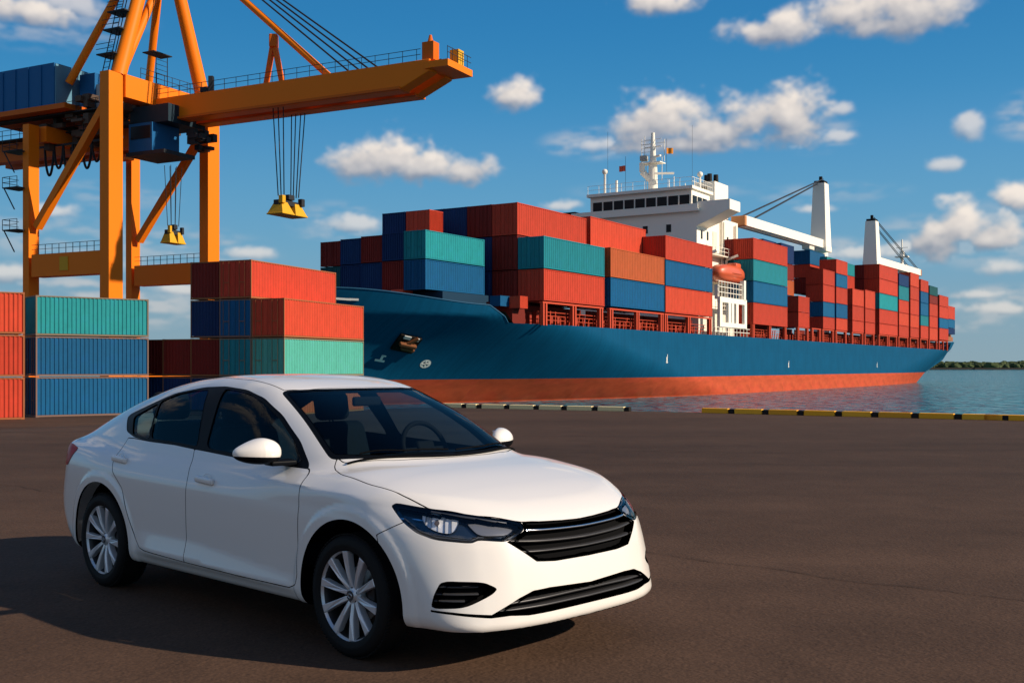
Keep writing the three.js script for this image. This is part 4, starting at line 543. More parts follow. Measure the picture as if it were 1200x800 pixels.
// ---------------------------------------------------------------- the orange ship-to-shore crane: a towards the water (right, nearer), b away
{ const TH = 27 * D2R, a2 = [Math.cos(TH), -Math.sin(TH)], b2 = [Math.sin(TH), Math.cos(TH)], GA = 11.2, GB = 14, C0 = [-39.92, 110.0];
  const crane = thing('harbour_crane', 'tall orange ship-to-shore gantry crane with its boom over the ship bow', 'crane', [C0[0], YARD, -C0[1]], TH * 0);
  // local frame: origin at the near waterside leg; s along the boom, t away from us, h above the yard
  const P = (s, t, h) => [a2[0] * s + b2[0] * t, h, -(a2[1] * s + b2[1] * t)];
  const up = YARD; const OR = std(0.80, 0.185, 0.005, 0.5), ORd = std(0.60, 0.115, 0.005, 0.55), BL = std(0.010, 0.105, 0.27, 0.5), BLl = std(0.10, 0.24, 0.34, 0.5), GR = std(0.025, 0.028, 0.033, 0.6), YE = std(0.62, 0.33, 0.02, 0.55), CA = std(0.02, 0.02, 0.022, 0.6);
  const H = h => h - up + 1.5;
  const part = (name, f, m) => { const B = new MB(); f(B); return B.build(name, m, crane); };
  const beam = (name, A, Bp, w, h, m = OR) => part(name, B => B.bar(A, Bp, w, h), m);
  // a bar whose cross-section follows the crane's own axes
  const box3 = (name, s0, s1, t0, t1, h0, h1, m = OR) => { const g = new THREE.BoxGeometry(s1 - s0, h1 - h0, t1 - t0); g.rotateY(TH * -1); const c = P((s0 + s1) / 2, (t0 + t1) / 2, (h0 + h1) / 2); g.translate(...c); return mesh(name, g, m, crane); };
  const TOP = H(29.3), PB = H(9.3), PT = H(11.6);
  const LW = 0.62, LT = 0.9;
  for (const [s, t] of [[0, 0], [-GA, 0], [0, GB], [-GA, GB]]) { const near = s === 0; const k = near ? 1 : 0.72, o = near ? 0 : -0.35; box3('leg', s + o - LW * k, s + o + LW * k, t - LT * k, t + LT * k, 0, near ? TOP : H(25.2)); box3('bogie', s - 0.68, s + 0.68, t - 1.2, t + 1.2, 0, 1.6, ORd); }
  for (const t of [0, GB]) { box3('portal_beam', -GA + LW, -LW, t - 0.75, t + 0.75, PB, PT); beam('brace', P(-GA + 0.6, t, H(14.5)), P(-0.5, t, H(26.5)), 0.75, 0.75); box3('portal_rail', -GA + LW, -LW, t - 0.72, t - 0.68, PT + 0.95, PT + 1.0, GR); box3('portal_rail', -GA + LW, -LW, t - 0.72, t - 0.68, PT + 0.5, PT + 0.54, GR); for (let k = 1; k < 10; k++) { const s = lerp(-GA + LW, -LW, k / 10); box3('rail_post', s - 0.03, s + 0.03, t - 0.72, t - 0.68, PT, PT + 1.0, GR); } }
  for (const s of [0]) box3('top_beam', s - 0.95, s + 0.95, 0.95, GB - 0.95, TOP - 2.3, TOP - 0.02); box3('sill_beam', -0.6, 0.6, 1, GB - 1, 1.7, 3.2); box3('rear_top_beam', -GA - 0.8, -GA + 0.8, 0.95, GB - 0.95, H(23.6), H(25.2));
  box3('sign_plate', -GA / 2 - 0.8, -GA / 2 + 0.4, -0.82, -0.76, PB + 0.5, PB + 1.9, YE);
  // boom and its rear girder hang between the frames
  const BT = H(27.6), BB = H(25.25), bt0 = GB / 2 - 1.35, bt1 = GB / 2 + 1.35, TIP = 33.9;
  for (const t of [bt0, bt1]) { const sh = new THREE.Shape(); [[0.5, BB], [TIP - 3.2, BB + 0.0], [TIP, BB + 1.35], [TIP, BT], [0.5, BT]].forEach(([s, h], i) => i ? sh.lineTo(s, h) : sh.moveTo(s, h)); const g = new THREE.ExtrudeGeometry(sh, { depth: 1.3, bevelEnabled: true, bevelSize: 0.05, bevelThickness: 0.05, bevelSegments: 1 }); g.translate(0, 0, -0.65); g.rotateY(-TH * -1 * -1); g.translate(...P(0, t, 0)); mesh('boom_girder', g, OR, crane); box3('girder_flange', 0.5, TIP - 3, t - 0.95, t + 0.95, BB - 0.02 + 0.0, BB + 0.22, ORd); box3('rear_girder', -GA - 14, -0.2, t - 0.65, t + 0.65, BB - 2.2, BT - 2.1, ORd); }
  for (let s = 3; s < TIP - 2; s += 5) box3('boom_cross_beam', s, s + 0.6, bt0 + 0.6, bt1 - 0.6, BB + 0.4, BB + 1.2, ORd);
  box3('boom_tip', TIP - 0.3, TIP + 2.1, bt0 - 0.9, bt1 + 0.9, BB + 1.5, BB + 2.1, OR); box3('tip_lamp_box', TIP - 0.9, TIP + 0.3, bt0 - 0.4, bt0 + 0.6, BT, BT + 1.7, ORd); box3('tip_lamp_box', TIP + 0.9, TIP + 1.8, bt1 - 1.2, bt1 - 0.2, BB + 2.15, BB + 3.6, YE);
  part('tip_lamp', B => B.tube(P(TIP - 0.3, bt0 + 0.1, BT + 1.7), P(TIP - 0.3, bt0 + 0.1, BT + 2.4), 0.3, 10, 0.12), ORd);
  part('boom_handrail', B => { for (const t of [bt0 - 0.5, bt1 + 0.5]) { for (const h of [0.6, 1.1]) B.bar(P(1, t, BT + h), P(TIP - 1, t, BT + h), 0.045); for (let s = 1; s < TIP; s += 1.5) B.bar(P(s, t, BT), P(s, t, BT + 1.1), 0.05); } for (const h of [0.6, 1.1]) B.bar(P(TIP + 2, bt0 - 0.8, BB + 2.15 + h), P(TIP + 2, bt1 + 0.8, BB + 2.15 + h), 0.045); for (let t = bt0 - 0.8; t <= bt1 + 0.9; t += 0.9) B.bar(P(TIP + 2, t, BB + 2.15), P(TIP + 2, t, BB + 3.3), 0.05); }, GR);
  part('boom_bracket', B => B.bar(P(13.6, GB / 2, BT - 0.2), P(14.6, GB / 2, BT + 4.4), 0.42).bar(P(15.9, GB / 2, BT - 0.2), P(14.8, GB / 2, BT + 4.4), 0.42).rbox(...P(14.7, GB / 2, BT + 4.7), 0.8, 1.3, 0.9, 0.1).bar(P(13.6, bt0, BT - 0.3), P(13.6, bt1, BT - 0.3), 0.4).bar(P(15.9, bt0, BT - 0.3), P(15.9, bt1, BT - 0.3), 0.4), ORd);
  part('floodlight', B => B.rbox(...P(8.2, bt0 - 0.4, BT + 0.8), 0.5, 1.6, 0.5, 0.05).rbox(...P(7.4, bt0 - 0.4, BT + 0.3), 0.9, 0.5, 0.6, 0.05), GR);
  // A-frame over the waterside legs, stays
  const APX = [-0.3, GB / 2, H(46.5)];
  for (const t of [0.9, GB - 0.9]) { part('tower_leg', B => B.tube(P(0, t, TOP - 0.1), P(APX[0], lerp(t, APX[1], 0.93), APX[2]), 0.78, 14, 0.6), OR); }
  part('tower_strut', B => B.tube(P(-0.2, 1.3, TOP - 0.1), P(-0.4, 8.6, H(44)), 0.42, 12), OR); part('apex_beam', B => B.rbox(...P(APX[0], APX[1], APX[2] + 0.3), 2.4, 1.6, 3.0, 0.2), OR);
  part('back_stay', B => B.tube(P(-GA + 3.4, 1.6, H(29.5)), P(APX[0], APX[1] - 0.6, APX[2]), 0.42, 10), OR); part('back_stay', B => B.tube(P(-GA + 3.4, GB - 1.6, H(29.5)), P(APX[0], APX[1] + 0.6, APX[2]), 0.42, 10), OR);
  part('fore_stay', B => B.tube(P(21.6, GB / 2, BT + 0.3), P(APX[0], APX[1], APX[2]), 0.34, 12), OR);
  for (const [t, e, q] of [[bt0 + 0.6, 24.5, -0.9], [bt0 + 1.2, 25.5, -0.3], [bt1 - 1.2, 26.5, 0.3], [bt1 - 0.5, 27.4, 0.9]]) part('boom_hoist_cable', B => B.tube(P(e, t, BT + 0.2), P(APX[0], APX[1] + q, APX[2] + 1.2), 0.085, 6), CA);
  // machinery house on the rear girder
  { const B = new MB(); const Z = H(27.1), q = (s0, s1, t0, t1, h0, h1) => { const g = new THREE.BoxGeometry(s1 - s0, h1 - h0, t1 - t0); g.rotateY(-TH); g.translate(...P((s0 + s1) / 2, (t0 + t1) / 2, (h0 + h1) / 2)); B.add(g); };
    q(-GA - 9, -GA + 2.6, 0.4, GB - 2.5, Z, Z + 4.4); B.build('machinery_house', BL, crane); box3('house_end_panel', -GA + 2.6, -GA + 2.75, 0.5, GB - 2.6, Z + 0.05, Z + 4.3, BLl); box3('house_floor', -GA - 9.4, -GA + 4.6, 0, GB - 2, Z - 0.55, Z - 0.02, ORd);
    for (let k = 1; k < 6; k++) box3('house_rib', -GA - 9 + k * 1.95 - 0.04, -GA - 9 + k * 1.95 + 0.04, 0.3, 0.4, Z + 0.1, Z + 4.3, BL); box3('winch_house', -GA + 3.4, -GA + 5.6, 3, 8.5, Z, Z + 3.6, BL); box3('winch_panel', -GA + 5.6, -GA + 7.0, 3.2, 7.5, Z, Z + 2.4, std(0.4, 0.42, 0.42, 0.6)); }
  part('platform', B => { for (const [s, t, h] of [[-GA - 1.6, -0.6, 22.4], [-GA - 1.6, -0.6, 14.2], [-GA - 1.6, -0.6, 18.6]]) { B.add(new THREE.BoxGeometry(2.2, 0.12, 2).rotateY(-TH).translate(...P(s, t, H(h)))); for (const d of [0.55, 1.1]) { B.bar(P(s - 1.1, t - 1, H(h) + d), P(s + 1.1, t - 1, H(h) + d), 0.05).bar(P(s - 1.1, t - 1, H(h) + d), P(s - 1.1, t + 1, H(h) + d), 0.05); } for (const e of [-1.1, 0, 1.1]) B.bar(P(s + e, t - 1, H(h)), P(s + e, t - 1, H(h) + 1.1), 0.05); B.bar(P(s - 1, t - 0.9, H(h)), P(s + 0.6, t - 0.9, H(h) - 2.3), 0.09); } }, GR);
  part('walkway', B => { for (const [s0, s1, t, h] of [[-GA - 12, -1, 1.8, 26.4], [-GA - 12, 0, 4.0, 25.0], [-GA + 2, 2, 11.5, 26.6]]) { B.add(new THREE.BoxGeometry(s1 - s0, 0.14, 1.1).rotateY(-TH).translate(...P((s0 + s1) / 2, t, H(h)))); for (const d of [0.55, 1.1]) B.bar(P(s0, t - 0.5, H(h) + d), P(s1, t - 0.5, H(h) + d), 0.05); for (let s = s0; s <= s1; s += 1.4) B.bar(P(s, t - 0.5, H(h)), P(s, t - 0.5, H(h) + 1.1), 0.05); } }, GR);
  part('machinery', B => { const R = rng(5); for (let k = 0; k < 90; k++) { const s = lerp(-GA - 3, 0.2, R()), t = lerp(1.2, 11, R()), h = lerp(23.4, 27.8, R()); B.add(new THREE.BoxGeometry(0.4 + R() * 1.3, 0.25 + R() * 0.9, 0.4 + R()).rotateY(-TH).translate(...P(s, t, H(h)))); } for (let k = 0; k < 16; k++) { const s = lerp(-GA + 2, 0.6, R()), t = lerp(2, 11, R()); B.tube(P(s, t, H(25)), P(s + R() * 3 - 1.5, t, H(27.5 + R())), 0.09, 6); } }, std(0.09, 0.06, 0.045, 0.7));
  // cable loops under the rear girder
  for (let k = 0; k < 8; k++) part('festoon_cable', B => { const s0 = -GA - 1.2 + k * 1.4, Q = []; for (let i = 0; i <= 12; i++) { const f = i / 12; Q.push(P(s0 + f * 1.4, bt0 - 3.2, BB - 1.9 - (3.0 - 0.08 * k) * Math.pow(1 - Math.pow(2 * f - 1, 2), 0.7) * (k % 2 ? 0.8 : 1))); } B.path(Q, 0.13, 6); }, CA);
  part('festoon_rail', B => B.bar(P(-GA - 6, bt0 - 3.2, BB - 1.8), P(-1, bt0 - 3.2, BB - 1.8), 0.2), GR);
  // tower ladder cage and platforms
  part('ladder_tower', B => { for (const h of [31.5, 34.2, 36.2, 38.4]) { B.add(new THREE.BoxGeometry(2.4, 0.12, 2.0).rotateY(-TH).translate(...P(-1.3, 0.6 + (h - 29) * 0.30, H(h)))); for (const d of [0.5, 1.0]) B.bar(P(-2.5, -0.4 + (h - 29) * 0.3, H(h) + d), P(-0.2, -0.4 + (h - 29) * 0.3, H(h) + d), 0.05); } for (const [s, t] of [[-1.9, 0.2], [-1.1, 0.2], [-1.5, 0.9]]) B.bar(P(s, t + 0.3, H(29.3)), P(s, t + 3.0, H(39.5)), 0.07); for (let h = 29.6; h < 39; h += 0.6) B.bar(P(-1.9, 0.5 + (h - 29.3) * 0.27, H(h)), P(-1.1, 0.5 + (h - 29.3) * 0.27, H(h)), 0.045); for (const [h0, t0] of [[29.3, 5]]) { B.bar(P(1.0, t0, H(h0)), P(1.0, t0, H(h0) + 3.2), 0.07).bar(P(1.0, t0 + 1.6, H(h0)), P(1.0, t0 + 1.6, H(h0) + 3.2), 0.07).add(new THREE.BoxGeometry(1.6, 0.1, 2.6).rotateY(-TH).translate(...P(0.4, t0 + 0.8, H(h0) + 3.2))); for (let k = 0; k < 6; k++) B.bar(P(1, t0, H(h0) + k * 0.5), P(1, t0 + 1.6, H(h0) + k * 0.5), 0.04); } }, GR);
  part('beam_rail', B => { for (const d of [0.55, 1.1]) B.bar(P(0.9, 3, TOP + d), P(0.9, GB, TOP + d), 0.045); for (let t = 3; t <= GB; t += 1.1) B.bar(P(0.9, t, TOP), P(0.9, t, TOP + 1.1), 0.045); }, GR);
  // trolley with the driver's cabin and its spreader near the legs
  { const s = 1.2, t = 5.2; box3('operator_cabin', s - 2.0, s + 1.2, bt0 - 2.6, bt0 + 1.2, H(21.9), H(24.8), BL); box3('cabin_window', s - 1.7, s + 1.0, bt0 - 2.66, bt0 - 2.6, H(23.2), H(24.5), winDark); box3('cabin_floor', s - 2.2, s + 3.0, bt0 - 2.8, bt0 + 1.6, H(21.5), H(21.88), GR); box3('trolley', s - 2.2, s + 3.0, bt0 - 2.2, bt1 + 0.4, H(24.8), H(26.6), std(0.012, 0.03, 0.045, 0.6)); part('trolley_gear', B => { const R = rng(9); for (let k = 0; k < 14; k++) B.add(new THREE.BoxGeometry(0.5 + R(), 0.3 + R() * 0.5, 0.6).rotateY(-TH).translate(...P(s + 2.4 + R() * 2.4, bt0 + R() * 3, H(22.2 + R() * 2)))); }, GR); }
  // two spreaders on their ropes
  const spread = (s, t, top, hb, label, drop) => { const o = thing('spreader', label, 'spreader', (() => { const p = P(s, t, hb); return [p[0] + C0[0], p[1] + YARD, p[2] - C0[1]]; })(), TH * -1); const B = (n, x, y, z, sx, sy, sz, m) => mesh(n, new RoundedBoxGeometry(sx, sy, sz, 2, 0.05).translate(x, y, z), m, o);
    for (const z of [-1.0, 1.0]) { const g = new THREE.CylinderGeometry(0.62, 1.28, 1.15, 4, 1).rotateY(Math.PI / 4).toNonIndexed(); g.computeVertexNormals(); g.scale(1.05, 1, 1); mesh('flared_hood', g.translate(0, 0.62, z * 1.02), YE, o); B('hood_lip', 0, 0.02, z * 1.02, 2.0, 0.14, 1.95, YE); B('corner_gear', 0.55, 1.4, z * 1.5, 0.5, 0.75, 0.5, z > 0 ? YE : GR); B('sheave_block', -0.2, 1.5, z * 0.5, 0.55, 0.9, 0.5, GR); }
    B('main_beam', 0, 1.15, 0, 0.9, 0.5, 3.2, GR); B('hose_drum', 0.3, 1.75, 0, 0.5, 0.5, 0.9, GR);
    for (const [x, z] of drop) { const g = new MB(); g.tube([x * 0.6, 1.85, z * 0.7], [x * 1.05, top - hb, z * 1.05], 0.055, 5); mesh('hoist_rope', g.geo(), CA, o); } return o; };
  const small = spread(-1.0, 9.5, H(21.6), H(13.3), 'small yellow spreader hanging between the crane legs', [[-0.6, -1.3], [0.6, -1.3], [-0.6, 1.3], [0.6, 1.3], [-0.3, 0.4], [0.3, -0.4]]); small.scale.set(0.72, 1, 0.6);
  spread(16.4, 7, BB + 0.2, H(14.9), 'yellow spreader hanging from the boom above the quay stack', [[-0.7, -1.5], [-0.2, -1.5], [0.4, -1.5], [0.9, -1.5], [-0.5, 1.5], [0.1, 1.5], [0.7, 1.5]]);
}
// ---------------------------------------------------------------- the white saloon car
const CAR = {
  paint: phys(0.78, 0.745, 0.695, 0.38, { clearcoat: 0.9, clearcoatRoughness: 0.07 }),
  trim: phys(0.004, 0.005, 0.007, 0.4, { specularIntensity: 0.12 }),
  plastic: phys(0.0035, 0.0035, 0.004, 0.8, { specularIntensity: 0.1 }), gap: std(0.004, 0.004, 0.004, 0.9), under: phys(0.005, 0.005, 0.005, 0.95, { specularIntensity: 0.1 }),
  glass: phys(0.42, 0.68, 0.84, 0.01, { transmission: 1, thickness: 0, ior: 1.4, specularIntensity: 0.45 }),
  shield: phys(0.50, 0.62, 0.66, 0.01, { transmission: 1, thickness: 0, ior: 1.4, specularIntensity: 0.45 }),
  lens: phys(0.92, 0.95, 1.0, 0.02, { transmission: 1, thickness: 0, ior: 1.45 }),
  chrome: std(0.75, 0.75, 0.76, 0.16, 1), lampGrey: std(0.20, 0.20, 0.21, 0.3, 0.4), reflect: std(0.85, 0.82, 0.78, 0.35, 0.3), slat: std(0.05, 0.05, 0.053, 0.4, 0.3), lampDark: phys(0.012, 0.02, 0.032, 0.18, { clearcoat: 1 }),
  redLamp: phys(0.40, 0.010, 0.014, 0.3, { specularIntensity: 0.15 }), cloth: std(0.008, 0.009, 0.011, 0.85), dash: std(0.008, 0.008, 0.009, 0.8), lining: std(0.012, 0.013, 0.015, 0.9),
  tyre: phys(0.009, 0.009, 0.009, 0.7, { specularIntensity: 0.35 }), alloy: std(0.66, 0.66, 0.67, 0.34, 0.45), alloyDark: std(0.035, 0.035, 0.037, 0.4, 0.7), disc: std(0.22, 0.215, 0.21, 0.35, 0.9),
};
const car = thing('sedan_car', 'white four-door saloon car parked on the brown apron in the foreground', 'car', [-1.2235, 0, -7.2637], -43.5 * D2R);
{
  // --- the outer skin as a grid of rays from the car's spine
  const YA = 0.55, XR = -1.75, XF = 1.70, NP = 172;
  const rows = [];
  for (let i = 0; i <= 50; i++) rows.push([XR, Math.PI / 2 * i / 50, -1]);
  const NM = 246; for (let i = 1; i < NM; i++) rows.push([lerp(XR, XF, i / NM), Math.PI / 2, 0]);
  for (let i = 0; i <= 66; i++) rows.push([XF, Math.PI / 2 * (1 - i / 66), 1]);
  const shoot = (ox, oy, oz, dx, dy, dz) => {
    let a = 0.1, b = 0.1; while (b < 1.6 && bodyField(ox + dx * b, oy + dy * b, oz + dz * b) < 0) { a = b; b += 0.06; }
    for (let k = 0; k < 16; k++) { const m = (a + b) / 2; if (bodyField(ox + dx * m, oy + dy * m, oz + dz * m) < 0) a = m; else b = m; }
    return [ox + dx * b, oy + dy * b, oz + dz * b];
  };
  let skin = { p: [], n: [], t: [] };
  rows.forEach(([ox, be, end]) => {
    for (let j = 0; j <= NP; j++) {
      const ph = -Math.PI / 2 + Math.PI * j / NP, c = j === 0 || j === NP ? 0 : Math.cos(ph);
      const p = shoot(ox, YA, 0, end * Math.cos(be), Math.sin(be) * Math.sin(ph), Math.sin(be) * c);
      skin.p.push(p); const nn = bodyNormal(...p); if (j === 0 || j === NP) { nn[2] = 0; const l = Math.hypot(nn[0], nn[1]) || 1; nn[0] /= l; nn[1] /= l; } skin.n.push(nn);
    }
  });
  const at = (i, j) => i === 0 ? 0 : i === rows.length - 1 ? i * (NP + 1) : i * (NP + 1) + j;      // the two poles are single points
  for (let i = 0; i < rows.length - 1; i++) for (let j = 0; j < NP; j++) {
    const a = at(i, j), b = at(i, j + 1), c = at(i + 1, j), d = at(i + 1, j + 1), same = (q, r) => Math.hypot(...skin.p[q].map((v, x) => v - skin.p[r][x])) < 1e-6;
    if (!same(a, b)) skin.t.push(a, c, b); else { skin.t.push(a, c, d); continue; }
    if (!same(c, d)) skin.t.push(b, c, d);
  }
  const cyl = (x, y, z) => [Math.atan2(z, x - 1.2) * 0.9, y];
  const cylP = P => P.map(([x, y, z]) => cyl(x, y, z));
  const xyP = P => P.map(p => [p[0], p[1]]), xzP = P => P.map(p => [p[0], p[2]]);
  const onFront = (P, lo = 1.45) => (x, y, z) => x < lo ? 1 : sdPoly(P, Math.atan2(z, x - 1.2) * 0.9, y);
  const onSide = P => (x, y, z) => z < 0.3 ? 1 : sdPoly(P, x, y);
  const onTop = (P, ymin) => (x, y, z, n) => y < ymin || n[1] < 0.05 ? 1 : sdPoly(P, x, z);

  // --- outlines
  const DLO = chaikin([[-1.267, 1.06], [-1.4, 1.163], [-1.03, 1.272], [-0.854, 1.325], [-0.516, 1.37], [-0.278, 1.378], [-0.015, 1.36], [0.211, 1.312], [0.448, 1.218], [0.698, 1.08], [0.84, 0.965], [0.865, 0.935], [0.616, 0.948], [0.184, 0.968], [-0.161, 0.986], [-0.534, 1.004], [-0.83, 1.01], [-1.1, 1.025]], 2, 0.1);
  const QG = chaikin([[-1.15, 1.045], [-1.27, 1.158], [-1.0, 1.258], [-0.886, 1.028]], 2, 0.06);
  const RG = chaikin([[-0.868, 1.03], [-0.98, 1.268], [-0.82, 1.318], [-0.64, 1.343], [-0.44, 1.356], [-0.27, 1.008], [-0.5, 1.02]], 2, 0.07);
  const FG = chaikin([[-0.165, 1.004], [-0.262, 1.362], [-0.1, 1.352], [0.05, 1.333], [0.235, 1.283], [0.45, 1.192], [0.64, 1.085], [0.79, 0.965], [0.4, 0.976]], 2, 0.07);
  const WS = chaikin([[0.265, 0.545], [0.43, 0.58], [0.6, 0.618], [0.813, 0.666], [0.95, 0.69], [1.0, 0.672], [1.10, 0.59], [1.205, 0.44], [1.26, 0.2], [1.272, -0.1], [0.40, -0.1], [0.385, 0.2], [0.34, 0.42]], 2, 0.2);
  const RW = chaikin([[-1.02, -0.1], [-1.02, 0.25], [-1.06, 0.49], [-1.45, 0.56], [-1.80, 0.60], [-1.86, 0.5], [-1.90, 0.25], [-1.92, -0.1]], 2, 0.2);
  const HL = chaikin(cylP([[1.645, 0.807, 0.835], [1.665, 0.822, 0.82], [1.82, 0.800, 0.742], [1.994, 0.769, 0.599], [2.124, 0.727, 0.386], [2.151, 0.687, 0.405], [2.14, 0.642, 0.514], [2.065, 0.656, 0.634], [2.047, 0.642, 0.669], [1.915, 0.657, 0.783], [1.823, 0.687, 0.826], [1.745, 0.732, 0.841], [1.672, 0.785, 0.837]]), 2, 0.14);
  const HREF = chaikin(cylP([[1.80, 0.772, 0.785], [1.85, 0.779, 0.746], [1.97, 0.757, 0.657], [1.977, 0.680, 0.722], [1.907, 0.692, 0.77], [1.845, 0.720, 0.795]]), 2, 0.2);
  const HIN = chaikin(cylP([[1.985, 0.738, 0.650], [2.135, 0.695, 0.43], [2.13, 0.668, 0.50], [2.063, 0.672, 0.626]]), 2, 0.15);
  const gr = cylP([[2.14, 0.642, 0.514], [2.176, 0.588, 0.437], [2.204, 0.537, 0.370], [2.22, 0.526, 0.25], [2.23, 0.525, 0.0]]), gt = cylP([[2.151, 0.687, 0.405], [2.124, 0.727, 0.386], [2.139, 0.722, 0.295], [2.165, 0.714, 0.13], [2.17, 0.711, 0]]);
  const mir = P => P.slice(0, -1).reverse().map(([u, y]) => [-u, y]);
  const GR = [...gr, ...mir(gr), ...gt.map(([u, y]) => [-u, y]), ...mir(gt).map(([u, y]) => [-u, y]).map(([u, y]) => [u, y])];
  const FOG = chaikin(cylP([[1.965, 0.470, 0.79], [2.113, 0.463, 0.653], [2.156, 0.428, 0.592], [2.146, 0.400, 0.622], [2.077, 0.344, 0.738], [1.937, 0.336, 0.834], [1.945, 0.400, 0.822]]), 2, 0.16);
  const lo = cylP([[2.224, 0.372, 0.56 * 0.9], [2.20, 0.400, 0.40], [2.23, 0.404, 0.30], [2.25, 0.392, 0.0]]), lb = cylP([[2.15, 0.303, 0.64], [2.22, 0.283, 0.44], [2.248, 0.285, 0.084], [2.248, 0.286, 0]]);
  const LOW = [...lo, ...mir(lo), ...lb.map(([u, y]) => [-u, y]), ...mir(lb).map(([u, y]) => [-u, y])];
  const LIP = cylP([[1.937, 0.3305, 0.834], [2.034, 0.3245, 0.781], [2.156, 0.3055, 0.625], [2.20, 0.294, 0.52], [2.15, 0.290, 0.635], [2.034, 0.312, 0.783], [1.937, 0.3205, 0.834]]);
  const TAIL = chaikin([[-2.6, 0.935], [-1.95, 0.948], [-1.775, 0.922], [-1.80, 0.895], [-1.875, 0.803], [-1.95, 0.795], [-2.6, 0.80]], 2, 0.14);
  const FD = [[0.868, 0.938], [0.918, 0.905], [0.952, 0.85], [0.957, 0.75], [0.949, 0.644], [0.941, 0.38], [0.925, 0.325], [0.86, 0.300], [0.395, 0.300], [-0.216, 0.308], [-0.222, 0.329], [-0.203, 0.788], [-0.236, 0.875], [-0.285, 0.99], [-0.161, 0.985], [0.184, 0.967], [0.616, 0.947]];
  const RD = [[-0.285, 0.99], [-0.236, 0.875], [-0.203, 0.788], [-0.222, 0.329], [-0.216, 0.308], [-0.72, 0.321], [-0.79, 0.332], [-0.85, 0.38], [-0.925, 0.52], [-1.02, 0.705], [-1.15, 0.80], [-1.195, 0.87], [-1.215, 0.96], [-1.19, 1.018], [-1.1, 1.02], [-0.83, 1.01], [-0.534, 1.004]];
  const HOOD = chaikin([[0.985, 0.665], [1.02, 0.712], [1.164, 0.776], [1.428, 0.800], [1.66, 0.781], [1.758, 0.757], [1.83, 0.735], [1.994, 0.60], [2.118, 0.40], [2.145, 0.27], [2.166, 0.1], [2.168, -0.1], [1.30, -0.1], [1.288, 0.2], [1.232, 0.44], [1.12, 0.60], [1.05, 0.665]], 2, 0.14);

  // --- cuts
  const nearAny = (P, w) => p => p[0] > 1.45 && Math.abs(sdPoly(P, Math.atan2(p[2], p[0] - 1.2) * 0.9, p[1])) < w;
  for (const P of [HL, GR, FOG, LOW]) skin = refineShell(skin, nearAny(P, 0.012)); skin = refineShell(skin, nearAny(LIP, 0.014)); skin = refineShell(skin, nearAny(LIP, 0.008));
  let s = skin, part = {};
  const take = (fn) => { const [a, b] = splitShell(s, fn); s = b; return a; };
  for (const wx of [AX, RX]) take((x, y, z) => z < 0.45 || y > 0.8 ? 1 : Math.hypot(x - wx, y - AY) - ARCH);
  const archEdges = rimEdges(s).filter(([a, b]) => [a, b].every(i => s.p[i][2] > 0.4 && Math.min(Math.hypot(s.p[i][0] - AX, s.p[i][1] - AY), Math.hypot(s.p[i][0] - RX, s.p[i][1] - AY)) < ARCH + 0.004)).map(([a, b]) => [s.p[a], s.p[b]]);
  part.under = take((x, y, z, n) => Math.max(y - 0.226, n[1] + 0.55));
  const dlo = take(onSide(DLO));
  const cutIn = (sh, fn) => splitShell(sh, fn);
  let q = dlo; [part.qg, q] = cutIn(q, onSide(QG)); [part.rg, q] = cutIn(q, onSide(RG)); [part.fg, q] = cutIn(q, onSide(FG)); part.frame = q;
  const ws = take(onTop(WS, 0.9)); [part.ws, part.wsBand] = cutIn(ws, (x, y, z, n) => onTop(WS, 0.9)(x, y, z, n) + 0.028);
  const rw = take(onTop(RW, 1.0)); [part.rw, part.rwBand] = cutIn(rw, (x, y, z, n) => onTop(RW, 1.0)(x, y, z, n) + 0.03);
  part.hl = take(onFront(HL)); part.gr = take(onFront(GR, 1.9)); part.fog = take(onFront(FOG)); part.low = take(onFront(LOW, 1.9)); part.lip = take(onFront(LIP));
  part.tail = take((x, y, z) => x > -1.6 || z < 0.34 ? 1 : sdPoly(TAIL, x, y));
  const G = 0.0028;
  const panel = (fn) => { const a = take((x, y, z, n) => fn(x, y, z, n) + G), g = take((x, y, z, n) => fn(x, y, z, n) - G); return [a, g]; };
  const gaps = [];
  const grab = (k, fn) => { const [a, g] = panel(fn); part[k] = a; gaps.push(g); };
  grab('fd', onSide(FD)); grab('rd', onSide(RD)); grab('hood', onTop(HOOD, 0.69));
  grab('bumperF', (x, y, z) => x < 1.5 ? 1 : Math.max(y - (z > 0.72 ? 0.688 + (x - 1.659) * 0.54 : 0.80), 1.62 - x - (y - 0.66) * 0.25));
  grab('boot', (x, y, z, n) => { const d = Math.max(z - 0.60, x + 1.97); return Math.max(d, 0.74 - y, -2.6 - x); });
  grab('roof', (x, y, z, n) => y < 1.2 ? 1 : sdPoly([[0.41, -0.3], [0.345, 0.42], [0.27, 0.52], [-0.2, 0.505], [-0.8, 0.46], [-1.06, 0.42], [-1.0, -0.3]], x, z));

  // --- parts
  const mk = (name, sh, mat, parent = car, label) => mesh(name, bothSides(sh), mat, parent, label);
  mk('body_shell', s, CAR.paint);
  mk('hood', part.hood, CAR.paint); mk('roof', part.roof, CAR.paint); mk('front_bumper', part.bumperF, CAR.paint); mk('boot_lid', part.boot, CAR.paint); mk('underbody', part.under, CAR.under);
  gaps.forEach(g => { for (const f of [false, true]) if (g.t.length) mesh('panel_gap', shellGeo(insetShell(g, 0.012, false), f), CAR.gap, car); });
